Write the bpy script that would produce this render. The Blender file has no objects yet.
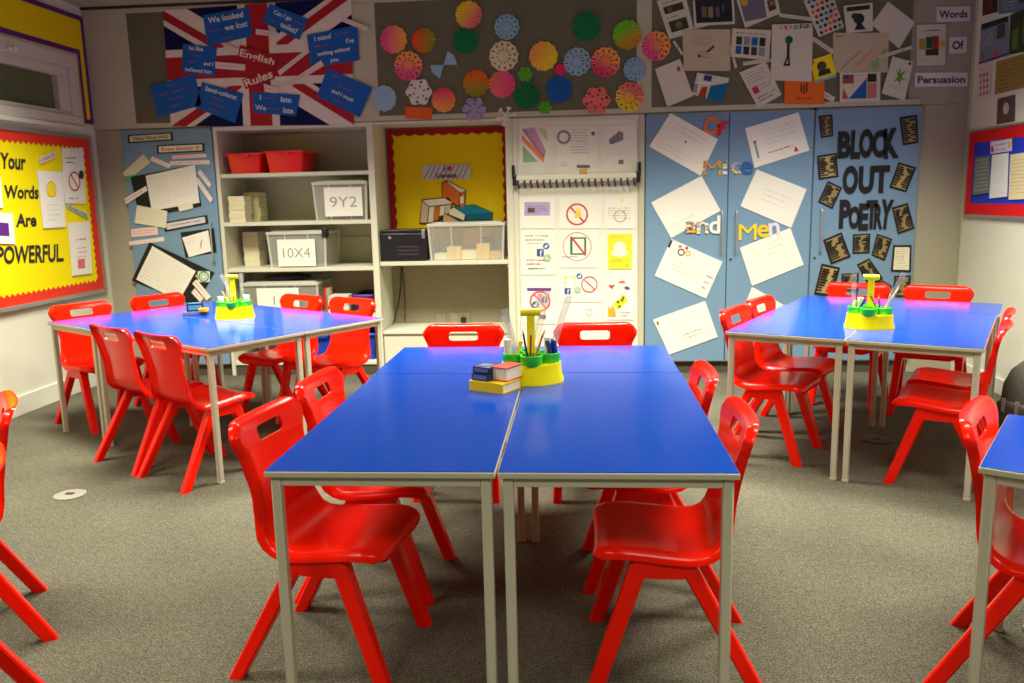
import bpy, bmesh, math, random
from mathutils import Vector, Matrix
random.seed(7)
scene = bpy.context.scene
COL = scene.collection
PI = math.pi
rad = math.radians

# ------------------------------------------------------------------ camera numbers
FPX = 823.76; PITCH = .173; YAW = .084; ROLL = .023
CAM = Vector((.822, -2.025, 1.401))
_f = Vector((-math.sin(YAW)*math.cos(PITCH), math.cos(YAW)*math.cos(PITCH), -math.sin(PITCH)))
_r0 = Vector((math.cos(YAW), math.sin(YAW), 0)); _d0 = _f.cross(_r0)
_r = _r0*math.cos(ROLL) + _d0*math.sin(ROLL)
_d = _d0*math.cos(ROLL) - _r0*math.sin(ROLL)
BY, LX, RX, CZ = 4.45, -3.03, 3.68, 2.93      # back wall, left wall, right wall, ceiling

def ray(px, py): return _r*((px-512)/FPX) + _d*((py-341.5)/FPX) + _f
def aty(px, py, y=BY):
    d = ray(px, py); return CAM + d*((y-CAM.y)/d.y)
def atx(px, py, x):
    d = ray(px, py); return CAM + d*((x-CAM.x)/d.x)
def atz(px, py, z):
    d = ray(px, py); return CAM + d*((z-CAM.z)/d.z)

# ------------------------------------------------------------------ materials
MATS = {}
def mat(name, col, rough=.5, spec=.5, noise=0, nscale=40, bump=0, bscale=60, coat=0, metal=0, alpha=1, trans=0):
    if name in MATS: return MATS[name]
    m = bpy.data.materials.new(name); m.use_nodes = True
    nt = m.node_tree; b = nt.nodes['Principled BSDF']
    c4 = (*col, 1)
    b.inputs['Base Color'].default_value = c4
    b.inputs['Roughness'].default_value = rough
    b.inputs['Specular IOR Level'].default_value = spec
    b.inputs['Metallic'].default_value = metal
    b.inputs['Coat Weight'].default_value = coat
    b.inputs['Coat Roughness'].default_value = .08
    b.inputs['Alpha'].default_value = alpha
    b.inputs['Transmission Weight'].default_value = trans
    tc = nt.nodes.new('ShaderNodeTexCoord')
    if noise:
        n = nt.nodes.new('ShaderNodeTexNoise'); n.inputs['Scale'].default_value = nscale; n.inputs['Detail'].default_value = 6
        r = nt.nodes.new('ShaderNodeValToRGB')
        r.color_ramp.elements[0].position = .3; r.color_ramp.elements[1].position = .7
        r.color_ramp.elements[0].color = tuple(max(0, c*(1-noise)) for c in col)+(1,)
        r.color_ramp.elements[1].color = tuple(min(1, c*(1+noise)) for c in col)+(1,)
        nt.links.new(tc.outputs['Object'], n.inputs['Vector']); nt.links.new(n.outputs['Fac'], r.inputs['Fac'])
        nt.links.new(r.outputs['Color'], b.inputs['Base Color'])
    if bump:
        n2 = nt.nodes.new('ShaderNodeTexNoise'); n2.inputs['Scale'].default_value = bscale; n2.inputs['Detail'].default_value = 4
        bp = nt.nodes.new('ShaderNodeBump'); bp.inputs['Strength'].default_value = bump; bp.inputs['Distance'].default_value = .01
        nt.links.new(tc.outputs['Object'], n2.inputs['Vector']); nt.links.new(n2.outputs['Fac'], bp.inputs['Height'])
        nt.links.new(bp.outputs['Normal'], b.inputs['Normal'])
    MATS[name] = m; return m
def glow(m, col, s):
    b = m.node_tree.nodes['Principled BSDF']; b.inputs['Emission Color'].default_value = (*col, 1); b.inputs['Emission Strength'].default_value = s
def srgb(r, g, b):
    f = lambda c: (c/255/12.92) if c <= 10 else ((c/255+.055)/1.055)**2.4
    return (f(r), f(g), f(b))
def paint(r, g, b, rough=.6, **k):      # flat paper or paint of a given colour
    return mat('paint_%d_%d_%d' % (r, g, b), srgb(r, g, b), rough, .3, **k)

# ------------------------------------------------------------------ mesh builder
class MB:
    def __init__(s): s.v = []; s.f = []; s.m = []; s.sm = []; s.mats = []
    def mi(s, m):
        if m not in s.mats: s.mats.append(m)
        return s.mats.index(m)
    def add(s, vs, fs, m, smooth=False):
        o = len(s.v); i = s.mi(m)
        s.v += [tuple(v) for v in vs]
        for f in fs: s.f.append([o+k for k in f]); s.m.append(i); s.sm.append(smooth)
    def box(s, a, b, m, bev=0):
        x0, y0, z0 = [min(p, q) for p, q in zip(a, b)]; x1, y1, z1 = [max(p, q) for p, q in zip(a, b)]
        if not bev:
            vs = [(x, y, z) for x in (x0, x1) for y in (y0, y1) for z in (z0, z1)]
            s.add(vs, [(0,1,3,2),(4,6,7,5),(0,4,5,1),(2,3,7,6),(0,2,6,4),(1,5,7,3)], m); return
        bm = bmesh.new(); bmesh.ops.create_cube(bm, size=1)
        for v in bm.verts:
            v.co = Vector(((x0+x1)/2+v.co.x*(x1-x0), (y0+y1)/2+v.co.y*(y1-y0), (z0+z1)/2+v.co.z*(z1-z0)))
        bmesh.ops.bevel(bm, geom=list(bm.edges), offset=bev, segments=2, affect='EDGES', profile=.5)
        s.bm(bm, m, 'bev')
    def bm(s, bm, m, smooth=False):
        bm.verts.ensure_lookup_table()
        for i, v in enumerate(bm.verts): v.index = i
        k0 = len(s.sm); bm.normal_update()
        flat = [max(abs(c) for c in f.normal) > .999 for f in bm.faces]
        s.add([v.co.copy() for v in bm.verts], [[v.index for v in f.verts] for f in bm.faces], m, bool(smooth)); bm.free()
        if smooth == 'bev':
            for i, fl in enumerate(flat): s.sm[k0+i] = not fl
    def prism(s, poly, off, m, smooth=False):       # poly: list of 3D points, extruded by vector off
        n = len(poly); off = Vector(off); p = [Vector(q) for q in poly]
        vs = p + [q+off for q in p]
        s.add(vs, [list(range(n))[::-1], [n+i for i in range(n)]] + [(i, (i+1) % n, n+(i+1) % n, n+i) for i in range(n)], m, smooth)
    def loft(s, rings, m, smooth=True, caps=True):
        n = len(rings[0]); vs = [p for r in rings for p in r]; fs = []
        for k in range(len(rings)-1):
            for i in range(n):
                j = (i+1) % n; fs.append((k*n+i, k*n+j, (k+1)*n+j, (k+1)*n+i))
        if caps: fs += [list(range(n))[::-1], [(len(rings)-1)*n+i for i in range(n)]]
        s.add(vs, fs, m, smooth)
    def tube(s, pts, r, m, n=8):
        pts = [Vector(p) for p in pts]; rings = []
        for i, p in enumerate(pts):
            t = (pts[min(i+1, len(pts)-1)] - pts[max(i-1, 0)]).normalized()
            a = t.orthogonal().normalized() if i == 0 else (a - t*a.dot(t)).normalized()
            b = t.cross(a); rr = r[i] if isinstance(r, (list, tuple)) else r
            rings.append([p + (a*math.cos(2*PI*k/n) + b*math.sin(2*PI*k/n))*rr for k in range(n)])
        s.loft(rings, m)
    def lathe(s, prof, c, m, n=24):                  # prof: (r, z) list around vertical axis at c
        rings = [[(c[0]+r*math.cos(2*PI*k/n), c[1]+r*math.sin(2*PI*k/n), c[2]+z) for k in range(n)] for r, z in prof]
        s.loft(rings, m)
    def make(s, name, parent=None, fix=True, **tags):
        me = bpy.data.meshes.new(name); me.from_pydata(s.v, [], s.f)
        for m in s.mats: me.materials.append(m)
        me.polygons.foreach_set('material_index', s.m); me.polygons.foreach_set('use_smooth', s.sm)
        if fix:
            bm = bmesh.new(); bm.from_mesh(me); bmesh.ops.recalc_face_normals(bm, faces=bm.faces); bm.to_mesh(me); bm.free()
        if any(s.sm):
            try: me.set_sharp_from_angle(angle=rad(38))
            except Exception: pass
            me.polygons.foreach_set('use_smooth', s.sm)
        o = bpy.data.objects.new(name, me); COL.objects.link(o)
        if parent: o.parent = parent
        for k, v in tags.items(): o[k] = v
        return o
def one(name, fn, parent=None, **tags):
    b = MB(); fn(b); return b.make(name, parent, **tags)
def empty(name, loc, rz=0, label=None, category=None, group=None):
    o = bpy.data.objects.new(name, None); COL.objects.link(o); o.empty_display_size = .1
    o.location = loc; o.rotation_euler = (0, 0, rz)
    if label: o['label'] = label
    if category: o['category'] = category
    if group: o['group'] = group
    return o
def tag(o, label, category, group=None):
    o['label'] = label; o['category'] = category
    if group: o['group'] = group
    return o
def recentre(o):      # move the origin of a mesh thing to its bottom centre
    me = o.data; vs = [v.co for v in me.vertices]
    c = Vector(((min(v.x for v in vs)+max(v.x for v in vs))/2, (min(v.y for v in vs)+max(v.y for v in vs))/2, min(v.z for v in vs)))
    me.transform(Matrix.Translation(-c)); o.location = c; return o
def copy_tree(o, parent=None):
    c = o.copy(); COL.objects.link(c)
    if parent: c.parent = parent
    for ch in o.children: copy_tree(ch, c)
    return c
def structure(name, fn, parent=None):
    return one(name, fn, parent, kind='structure')

# ------------------------------------------------------------------ base materials
M_WALL = mat('cream_wall_paint', (.71, .70, .575), .7, .3, noise=.03, nscale=3)
M_CEIL = mat('ceiling_paint', (.44, .39, .27), .8, .2)
M_TRIM = mat('cream_gloss_paint', (.66, .645, .50), .45, .4)
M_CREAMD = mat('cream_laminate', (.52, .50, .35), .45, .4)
M_RED = mat('red_polypropylene', (.95, .010, .001), .20, .22)
M_BLUE = mat('blue_laminate', (.0, .049, .375), .16, .26)
M_EDGE = mat('beige_edge_lipping', (.50, .47, .34), .4, .4)
M_STEEL = mat('grey_painted_steel', (.52, .49, .37), .38, .5)
M_SKY = mat('pale_blue_laminate', (.175, .30, .43), .4, .45)
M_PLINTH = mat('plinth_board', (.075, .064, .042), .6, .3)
M_WHITE = mat('white_paper', (.86, .83, .72), .6, .3)
M_BLACK = mat('black_paper', (.012, .011, .010), .6, .3)
M_DARK = mat('black_plastic', (.012, .012, .013), .35, .5)
M_METAL = mat('brushed_aluminium', (.55, .54, .50), .35, .5, metal=.8)
def carpet_material():
    m = bpy.data.materials.new('grey_brown_carpet'); m.use_nodes = True
    nt = m.node_tree; b = nt.nodes['Principled BSDF']; b.inputs['Roughness'].default_value = .95; b.inputs['Specular IOR Level'].default_value = .1
    tc = nt.nodes.new('ShaderNodeTexCoord')
    def noise(sc, det, p0, p1, c0, c1):
        n = nt.nodes.new('ShaderNodeTexNoise'); n.inputs['Scale'].default_value = sc; n.inputs['Detail'].default_value = det
        r = nt.nodes.new('ShaderNodeValToRGB'); r.color_ramp.elements[0].position = p0; r.color_ramp.elements[1].position = p1
        r.color_ramp.elements[0].color = (*c0, 1); r.color_ramp.elements[1].color = (*c1, 1)
        nt.links.new(tc.outputs['Object'], n.inputs['Vector']); nt.links.new(n.outputs['Fac'], r.inputs['Fac']); return n, r
    n1, r1 = noise(150, 3, .32, .68, (.048, .043, .030), (.168, .155, .114))
    n2, r2 = noise(2.2, 5, .3, .7, (.84, .84, .84), (1.1, 1.1, 1.1))
    n3, r3 = noise(38, 3, .35, .65, (.86, .86, .86), (1.1, 1.1, 1.1))
    mx = nt.nodes.new('ShaderNodeMix'); mx.data_type = 'RGBA'; mx.blend_type = 'MULTIPLY'; mx.inputs['Factor'].default_value = 1
    my = nt.nodes.new('ShaderNodeMix'); my.data_type = 'RGBA'; my.blend_type = 'MULTIPLY'; my.inputs['Factor'].default_value = 1
    nt.links.new(r1.outputs['Color'], mx.inputs[6]); nt.links.new(r2.outputs['Color'], mx.inputs[7])
    nt.links.new(mx.outputs[2], my.inputs[6]); nt.links.new(r3.outputs['Color'], my.inputs[7]); nt.links.new(my.outputs[2], b.inputs['Base Color'])
    bp = nt.nodes.new('ShaderNodeBump'); bp.inputs['Strength'].default_value = .5; bp.inputs['Distance'].default_value = .006
    nt.links.new(n1.outputs['Fac'], bp.inputs['Height']); nt.links.new(bp.outputs['Normal'], b.inputs['Normal'])
    return m
M_CARPET = carpet_material()
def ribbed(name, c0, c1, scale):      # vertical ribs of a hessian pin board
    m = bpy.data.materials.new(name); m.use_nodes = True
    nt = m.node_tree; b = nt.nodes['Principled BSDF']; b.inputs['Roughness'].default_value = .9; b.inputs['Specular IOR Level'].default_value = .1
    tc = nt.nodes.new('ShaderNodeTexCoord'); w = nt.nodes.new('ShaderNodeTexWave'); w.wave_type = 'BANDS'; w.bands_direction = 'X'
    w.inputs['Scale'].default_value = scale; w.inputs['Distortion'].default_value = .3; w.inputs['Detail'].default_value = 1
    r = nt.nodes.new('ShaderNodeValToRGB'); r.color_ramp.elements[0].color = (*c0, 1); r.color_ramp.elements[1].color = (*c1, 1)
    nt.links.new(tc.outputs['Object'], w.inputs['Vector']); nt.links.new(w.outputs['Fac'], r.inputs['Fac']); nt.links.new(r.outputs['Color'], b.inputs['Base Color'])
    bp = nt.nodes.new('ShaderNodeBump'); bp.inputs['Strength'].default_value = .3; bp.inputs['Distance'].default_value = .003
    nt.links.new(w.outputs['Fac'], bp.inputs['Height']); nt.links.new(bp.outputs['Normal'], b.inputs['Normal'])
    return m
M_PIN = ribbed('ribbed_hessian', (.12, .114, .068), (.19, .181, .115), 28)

# ------------------------------------------------------------------ room
YF = -4.2
structure('floor', lambda b: b.box((LX-.1, YF, -.1), (RX+.1, BY+.75, 0), M_CARPET))
structure('ceiling', lambda b: b.box((LX-.1, YF, CZ), (RX+.1, BY+.75, CZ+.1), M_CEIL))
WZ0, WZ1, WY1, WY0 = 2.02, 2.54, 4.26, 1.9     # opening of the high window in the left wall
def wl(b):
    b.box((LX-.1, YF, 0), (LX, BY+.75, WZ0), M_WALL); b.box((LX-.1, YF, WZ1), (LX, BY+.75, CZ), M_WALL)
    b.box((LX-.1, WY1, WZ0), (LX, BY+.75, WZ1), M_WALL); b.box((LX-.1, YF, WZ0), (LX, WY0, WZ1), M_WALL)
structure('wall_left', wl)
structure('wall_right', lambda b: b.box((RX, YF, 0), (RX+.1, BY+.75, CZ), M_WALL))
structure('wall_rear', lambda b: b.box((LX-.1, YF-.1, 0), (RX+.1, YF, CZ), mat('grey_green_rear_wall', (.15, .15, .12), .8, .2)))
structure('baseboard_left', lambda b: b.box((LX, YF, 0), (LX+.015, BY, .135), M_WALL, .004))
structure('baseboard_right', lambda b: b.box((RX-.015, YF, 0), (RX, BY, .11), M_WALL, .004))
M_BROWN = mat('brown_wall_board', (.40, .37, .265), .8, .2)
BZ = 2.005                                     # underside of the upper band of the back wall
structure('wall_back', lambda b: b.box((LX, BY+.52, 0), (RX, BY+.62, BZ-.003), M_WALL))            # masonry behind the built-in units
structure('wall_upper', lambda b: b.box((LX, BY+.012, BZ), (RX, BY+.112, CZ), M_BROWN))              # upper band behind the pin boards
structure('wall_end_left', lambda b: b.box((LX, BY+.012, 0), (-2.803, BY+.518, BZ-.003), M_BROWN))   # plain piece beside the first cupboard
structure('wall_end_right', lambda b: b.box((3.338, BY+.012, 0), (RX-.0125, BY+.518, BZ-.003), M_BROWN))
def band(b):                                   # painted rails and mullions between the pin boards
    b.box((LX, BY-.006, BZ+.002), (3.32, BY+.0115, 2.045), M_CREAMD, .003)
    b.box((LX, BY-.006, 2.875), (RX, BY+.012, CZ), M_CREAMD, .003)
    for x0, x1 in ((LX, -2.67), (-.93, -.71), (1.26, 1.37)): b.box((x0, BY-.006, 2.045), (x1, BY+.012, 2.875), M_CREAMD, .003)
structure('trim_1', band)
M_LINE = mat('shadow_gap_strip', (.03, .025, .02), .7)
structure('trim_2', lambda b: b.box((LX, BY-.02, CZ-.02), (RX, BY-.006, CZ), M_LINE))
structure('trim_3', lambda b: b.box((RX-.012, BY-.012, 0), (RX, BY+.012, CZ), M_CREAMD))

# ------------------------------------------------------------------ red chairs
PROF = [(.203,.364),(.209,.381),(.203,.399),(.182,.410),(.14,.414),(.07,.409),(.0,.402),(-.065,.398),(-.105,.403),(-.135,.421),(-.154,.457),(-.166,.52),(-.180,.60),(-.199,.685),(-.226,.782)]
def catmull(P, n):
    out = []
    Q = [Vector((2*P[0][0]-P[1][0], 2*P[0][1]-P[1][1]))] + [Vector(p) for p in P] + [Vector((2*P[-1][0]-P[-2][0], 2*P[-1][1]-P[-2][1]))]
    for i in range(1, len(Q)-2):
        for k in range(n):
            t = k/n; a, b, c, d = Q[i-1:i+3]
            out.append(.5*((2*b)+(c-a)*t+(2*a-5*b+4*c-d)*t*t+(3*b-a-3*c+d)*t**3))
    out.append(Q[-2]); return out
def lerp_tab(tab, x):
    for (a, b), (c, d) in zip(tab, tab[1:]):
        if x <= c:
            t = max(0, min(1, (x-a)/(c-a))); t = t*t*(3-2*t); return b+(d-b)*t
    return tab[-1][1]
def chair_shell():
    raw = catmull(PROF, 24); L = [0]
    for a, b in zip(raw, raw[1:]): L.append(L[-1]+(b-a).length)
    tot = L[-1]
    def at(s):
        s = max(0, min(tot, s)); i = 0
        lo, hi = 0, len(L)-2
        while lo < hi:
            m = (lo+hi+1)//2
            if L[m] <= s: lo = m
            else: hi = m-1
        t = (s-L[lo])/max(1e-9, L[lo+1]-L[lo]); return raw[lo].lerp(raw[lo+1], t)
    sb = .44                                               # arc length of the bend, seat | backrest split
    sl0, sl1, slw = tot-.089, tot-.044, .073               # hand hole: distances along the profile and half width
    rows = [0, .006, .014, .024, .036, .05] + [.05+(sb-.05)*k/14 for k in range(1, 15)]
    rows += [sb+(sl0-sb)*k/14 for k in range(1, 14)]
    rows += [sl0, sl0+.008, sl0+.02, sl1-.008, sl1, tot-.02, tot-.014, tot-.009, tot-.005, tot-.002, tot]
    isplit = 19
    vin = [-1.0, -.97, -.93, -.88, -.82, -.74, -.64, -.54]
    cols = [('o', v) for v in vin] + [('i', y) for y in (-slw, -slw+.012, -.045, -.02, 0, .02, .045, slw-.012, slw)] + [('o', -v) for v in vin[::-1]]
    HW = [(0, .165), (.03, .188), (.10, .200), (.30, .205), (.39, .192), (.47, .172), (.54, .166), (.63, .180), (.72, .213), (tot, .216)]
    def hw(s):
        w = lerp_tab(HW, s); R = .075; d = tot-s
        if d < R: w -= R-math.sqrt(max(0, R*R-(R-d)**2))
        R2 = .05
        if s < R2: w -= .6*(R2-math.sqrt(max(0, R2*R2-(R2-s)**2)))
        return w
    inner = []; norm = []
    for s in rows:
        p = at(s); t = (at(s+.004)-at(s-.004)).normalized(); n = Vector((t.y, -t.x)); w = hw(s); ri = []; rn = []
        for kind, v in cols:
            if kind == 'i': y = v
            else:
                a = abs(v); y = (slw + (w-slw)*(a-.42)/.58)*(1 if v > 0 else -1) if a > .42 else v
            u = abs(y)/.205
            back = max(0, min(1, (s-.40)/.12))
            off = (.010*(1-back) + .024*back)*u*u
            d = min(w-abs(y), tot-s) if s > .3 else w-abs(y)
            if d < .022: off -= .024*(1-d/.022)**2
            ri.append(Vector((p.x+n.x*off, y, p.y+n.y*off)))
            rn.append(Vector((n.x, 0, n.y)))
        inner.append(ri); norm.append(rn)
    for (si, ci) in ((rows.index(sl0), 8), (rows.index(sl0), 16), (rows.index(sl1), 8), (rows.index(sl1), 16)):   # round the corners of the hole
        tgt = inner[si+(1 if rows[si] == sl0 else -1)][ci+(1 if ci == 8 else -1)]
        inner[si][ci] = inner[si][ci].lerp(tgt, .45)
    nr, nc = len(rows), len(cols)
    h0, h1 = rows.index(sl0), rows.index(sl1)
    def piece(r0, r1):
        vs = []; idx = {}
        for r in range(r0, r1+1):
            for c in range(nc):
                idx[(r, c, 0)] = len(vs); vs.append(inner[r][c])
                idx[(r, c, 1)] = len(vs); vs.append(inner[r][c]-norm[r][c]*.007)
        fs = []; cells = {(r, c) for r in range(r0, r1) for c in range(nc-1) if not (h0 <= r < h1 and 8 <= c < 16)}
        for r, c in cells:
            fs.append([idx[(r, c, 0)], idx[(r, c+1, 0)], idx[(r+1, c+1, 0)], idx[(r+1, c, 0)]])
            fs.append([idx[(r, c, 1)], idx[(r+1, c, 1)], idx[(r+1, c+1, 1)], idx[(r, c+1, 1)]])
            for (dr, dc, e0, e1) in ((-1,0,(r,c),(r,c+1)), (1,0,(r+1,c),(r+1,c+1)), (0,-1,(r,c),(r+1,c)), (0,1,(r,c+1),(r+1,c+1))):
                if (r+dr, c+dc) not in cells:
                    if (dr == -1 and r == r0 and r0 != 0) or (dr == 1 and r+1 == r1 and r1 != nr-1): continue
                    fs.append([idx[(*e0, 0)], idx[(*e1, 0)], idx[(*e1, 1)], idx[(*e0, 1)]])
        used = sorted({i for f in fs for i in f}); mp = {o: k for k, o in enumerate(used)}
        return [vs[i] for i in used], [[mp[i] for i in f] for f in fs]
    return piece(0, isplit), piece(isplit, nr-1)
SEAT, BACK = chair_shell()
def oct_ring(x, y, z, hx, hy, c):
    return [(x-hx+c,y-hy,z),(x+hx-c,y-hy,z),(x+hx,y-hy+c,z),(x+hx,y+hy-c,z),(x+hx-c,y+hy,z),(x-hx+c,y+hy,z),(x-hx,y+hy-c,z),(x-hx,y-hy+c,z)]
def make_chair(m):
    root = empty('classroom_chair', (0, 0, 0))
    b = MB(); b.add(*SEAT, m, True); b.make('seat', root)
    b = MB(); b.add(*BACK, m, True); b.make('backrest', root)
    for sy in (1, -1):
        for (xt, xf, yf) in ((.080, .204, .186), (-.050, -.255, .208)):
            b = MB()
            b.loft([oct_ring(xt+(xf-xt)*t, sy*(.168+(yf-.168)*t), (.374)*(1-t), (.026-.003*t), .023-.003*t, .006) for t in (0, .25, .5, .75, 1)], m)
            b.make('leg', root)
        b = MB(); ys = (.143, .192)
        poly = [(-.080,.340),(-.070,.375),(-.04,.392),(.07,.396),(.100,.380),(.108,.340),(.062,.333),(-.030,.333)]
        b.prism([(x, sy*ys[0], z) for x, z in poly], (0, sy*(ys[1]-ys[0]), 0), m)
        b.make('leg_bracket', root)
    return root
CHAIR0 = make_chair(M_RED)
chair_count = [0]
def chair(x, y, deg, label, group=None, src=CHAIR0):
    o = src if chair_count[0] == 0 else copy_tree(src)
    chair_count[0] += 1
    o.location = (x, y, 0); o.rotation_euler = (0, 0, rad(deg)); tag(o, label, 'chair', group); return o

# ------------------------------------------------------------------ tables
TH = .705
def table(ox, oy, deg, lx, ly, label, taper=0):
    root = empty('classroom_table', (ox, oy, 0), rad(deg), label, 'table', 'blue topped classroom tables')
    one('tabletop', lambda b: b.box((.0025, .0025, TH-.004), (lx-.0025, ly-.0025, TH), M_BLUE, .0006), root)
    one('edge_band', lambda b: b.box((0, 0, TH-.019), (lx, ly, TH-.0022), M_EDGE, .003), root)
    t = .028; i = .012; zt = TH-.0195
    def fr(b):
        for y in (i+.002, ly-i-.002-.022): b.box((i+t, y, zt-.026), (lx-i-t, y+.022, zt), M_STEEL, .002)
        for x in (i+.002, lx-i-.002-.022): b.box((x, i+t, zt-.026), (x+.022, ly-i-t, zt), M_STEEL, .002)
    one('frame', fr, root)
    for x in (i, lx-i-t):
        for y in (i, ly-i-t):
            one('leg', lambda b: b.box((x, y, .012), (x+t, y+t, zt), M_STEEL, .005), root)
            one('foot_cap', lambda b: b.box((x-.001, y-.001, 0), (x+t+.001, y+t+.001, .014), M_EDGE, .003), root)
    return root
def cluster(ox, oy, deg, lx, ly, w, d, dx, labels):
    e = Vector((math.cos(rad(deg)), math.sin(rad(deg)))); n = Vector((-e.y, e.x)); o = Vector((ox, oy))
    p = o; table(p.x, p.y, deg, w, ly, labels[0])
    p = o + e*(lx-w); table(p.x, p.y, deg, w, ly, labels[1])
    p = o + n*(ly+.0015) + e*dx; table(p.x, p.y, deg, lx, d, labels[2])
cluster(-.015, -.003, 0, 1.236, 1.212, .615, .60, -.006, (
    'front blue table on the yellow board side, with boxed card packs near its inner edge',
    'front blue table on the cupboard side, nearest the camera and clear at its near end',
    'blue table set crosswise at the far end of the front group'))
cluster(-1.002, 1.819, 56.8, 1.178, 1.188, .586, .57, 0, (
    'blue table by the yellow board, its corner nearest the camera, holding a pencil caddy',
    'blue table before the shelving unit, beside the one with the pencil caddy',
    'blue table standing crosswise nearest the skirting of the yellow board wall'))
cluster(1.559, 2.192, -27.9, 1.150, 1.14, .573, .515, .012, (
    'blue table near the pale blue double cupboard, with two red chairs pushed under its side',
    'blue table near the red edged notice board, next to the one by the double cupboard',
    'blue table standing crosswise below the block poetry cupboard'))
table(1.823, .06, -32, 1.2, .60, 'blue table cut by the edge of the photo, bottom right corner')
_e = Vector((math.cos(rad(-32)), math.sin(rad(-32)))); _n = Vector((-_e.y, _e.x)); _p = Vector((1.823, .06)) + _n*.604 + _e*.078
table(_p.x, _p.y, -32, 1.2, .60, 'blue table just behind the one cut by the bottom right corner')

G = 'red moulded classroom chairs'
chair(.068, .34, -8, 'red chair nearest the camera on the yellow board side of the front tables', G)
chair(.085, .84, -3, 'red chair second from the camera on the yellow board side of the front tables', G)
chair(1.068, .36, 179, 'red chair nearest the camera on the cupboard side of the front tables', G)
chair(1.05, .93, 180, 'red chair second from the camera on the cupboard side of the front tables', G)
chair(.235, 1.83, -90, 'red chair at the far end of the front tables, below the library board', G)
chair(.895, 1.83, -90, 'red chair at the far end of the front tables, below the hanging posters', G)
def lc(u, v):
    a = rad(56.8); return -1.002+u*math.cos(a)-v*math.sin(a), 1.819+u*math.sin(a)+v*math.cos(a)
def rc(u, v):
    a = rad(-27.9); return 1.559+u*math.cos(a)-v*math.sin(a), 2.192+u*math.sin(a)+v*math.cos(a)
chair(*lc(.10, .262), 56.8, 'red chair showing its back, nearer the outer corner of the tables by the yellow board', G)
chair(*lc(.10, .735), 56.8, 'red chair showing its back, just behind the one at the outer table corner', G)
chair(*lc(.30, 1.74), -33.2, 'red chair against the wall directly below the yellow words board', G)
chair(*lc(.84, 1.74), -33.2, 'red chair in front of the pale blue cupboard covered in cards and strips', G)
chair(*lc(1.15, .475), 241, 'red chair in front of the lowest blue tray of the shelving unit', G)
chair(*lc(1.10, .935), 241, 'red chair in front of the lowest clear box of the shelving unit', G)
chair(*rc(.15, .35), -31, 'red chair nearer the camera of the two before the double cupboard', G)
chair(*rc(.15, .825), -33, 'red chair farther from the camera of the two before the double cupboard', G)
chair(*rc(.30, 1.66), -117.9, 'red chair below the block poetry cupboard, behind the pencil caddy', G)
chair(*rc(.785, 1.66), -117.9, 'red chair in the far corner below the plain brown wall piece', G)
chair(*rc(.99, .295), 152.1, 'red chair by the cream wall under the blue notice board, nearer the camera', G)
chair(*rc(.99, .765), 152.1, 'red chair by the cream wall under the blue notice board, farther back', G)
chair(2.142, .250, -33, 'red chair pushed under the table cut off by the bottom right corner', G)
chair(-1.262, .365, 218, 'red chair cut by the left edge of the photo, two splayed legs showing', G)
chair(-.86, -.25, 215, 'red chair mostly outside the photo, one leg in the bottom left corner', G)
# ------------------------------------------------------------------ flat sheets with marks
_TXT = {}
def text_geo(s, bold=0):
    if (s, bold) in _TXT: return _TXT[(s, bold)]
    cu = bpy.data.curves.new('lettering', 'FONT'); cu.body = s; cu.align_x = 'CENTER'; cu.align_y = 'CENTER'; cu.size = 1; cu.offset = bold; cu.resolution_u = 3
    o = bpy.data.objects.new('lettering', cu); COL.objects.link(o)
    dg = bpy.context.evaluated_depsgraph_get(); me = bpy.data.meshes.new_from_object(o.evaluated_get(dg))
    vs = [v.co.copy() for v in me.vertices]; fs = [list(p.vertices) for p in me.polygons]
    bpy.data.objects.remove(o); bpy.data.curves.remove(cu); bpy.data.meshes.remove(me)
    x0 = min(v.x for v in vs); x1 = max(v.x for v in vs); y0 = min(v.y for v in vs); y1 = max(v.y for v in vs)
    r = ([((v.x-(x0+x1)/2)/(y1-y0), (v.y-(y0+y1)/2)/(y1-y0)) for v in vs], fs, (x1-x0)/(y1-y0)); _TXT[(s, bold)] = r; return r
def sheet(name, corners, m, marks=(), off=.002, th=.0025, plane=('y', BY), parent=None, bend=0, **tags):
    """corners TL TR BR BL in photo pixels, laid on a wall plane; marks in sheet coordinates (u right, v up, 0..1)"""
    fn = {'y': lambda p: aty(p[0], p[1], plane[1]), 'x': lambda p: atx(p[0], p[1], plane[1])}[plane[0]]
    nrm = {'y': Vector((0, -1, 0)), 'x': Vector((-1 if plane[1] > 0 else 1, 0, 0))}[plane[0]]
    TL, TR, BR, BL = [fn(c) for c in corners]
    W = ((TR-TL).length+(BR-BL).length)/2; H = ((TL-BL).length+(TR-BR).length)/2
    def P(u, v, k): return (BL*(1-u)+BR*u)*(1-v) + (TL*(1-u)+TR*u)*v + nrm*k
    b = MB()
    q = [P(0,0,off), P(1,0,off), P(1,1,off), P(0,1,off)]
    b.prism(q, nrm*th, m)
    put_marks(b, P, W, H, off+th, marks)
    o = b.make(name, parent, fix=False, **tags)
    bm = bmesh.new(); bm.from_mesh(o.data); bm.faces.ensure_lookup_table()
    c = (TL+TR+BR+BL)/4
    for i, f in enumerate(bm.faces):
        if i >= 6:
            if f.normal.dot(nrm) < 0: f.normal_flip()
        elif f.normal.dot(f.calc_center_median()-(c+nrm*(off+th/2))) < 0: f.normal_flip()
    bm.to_mesh(o.data); bm.free()
    if not parent: recentre(o)
    return o
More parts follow.
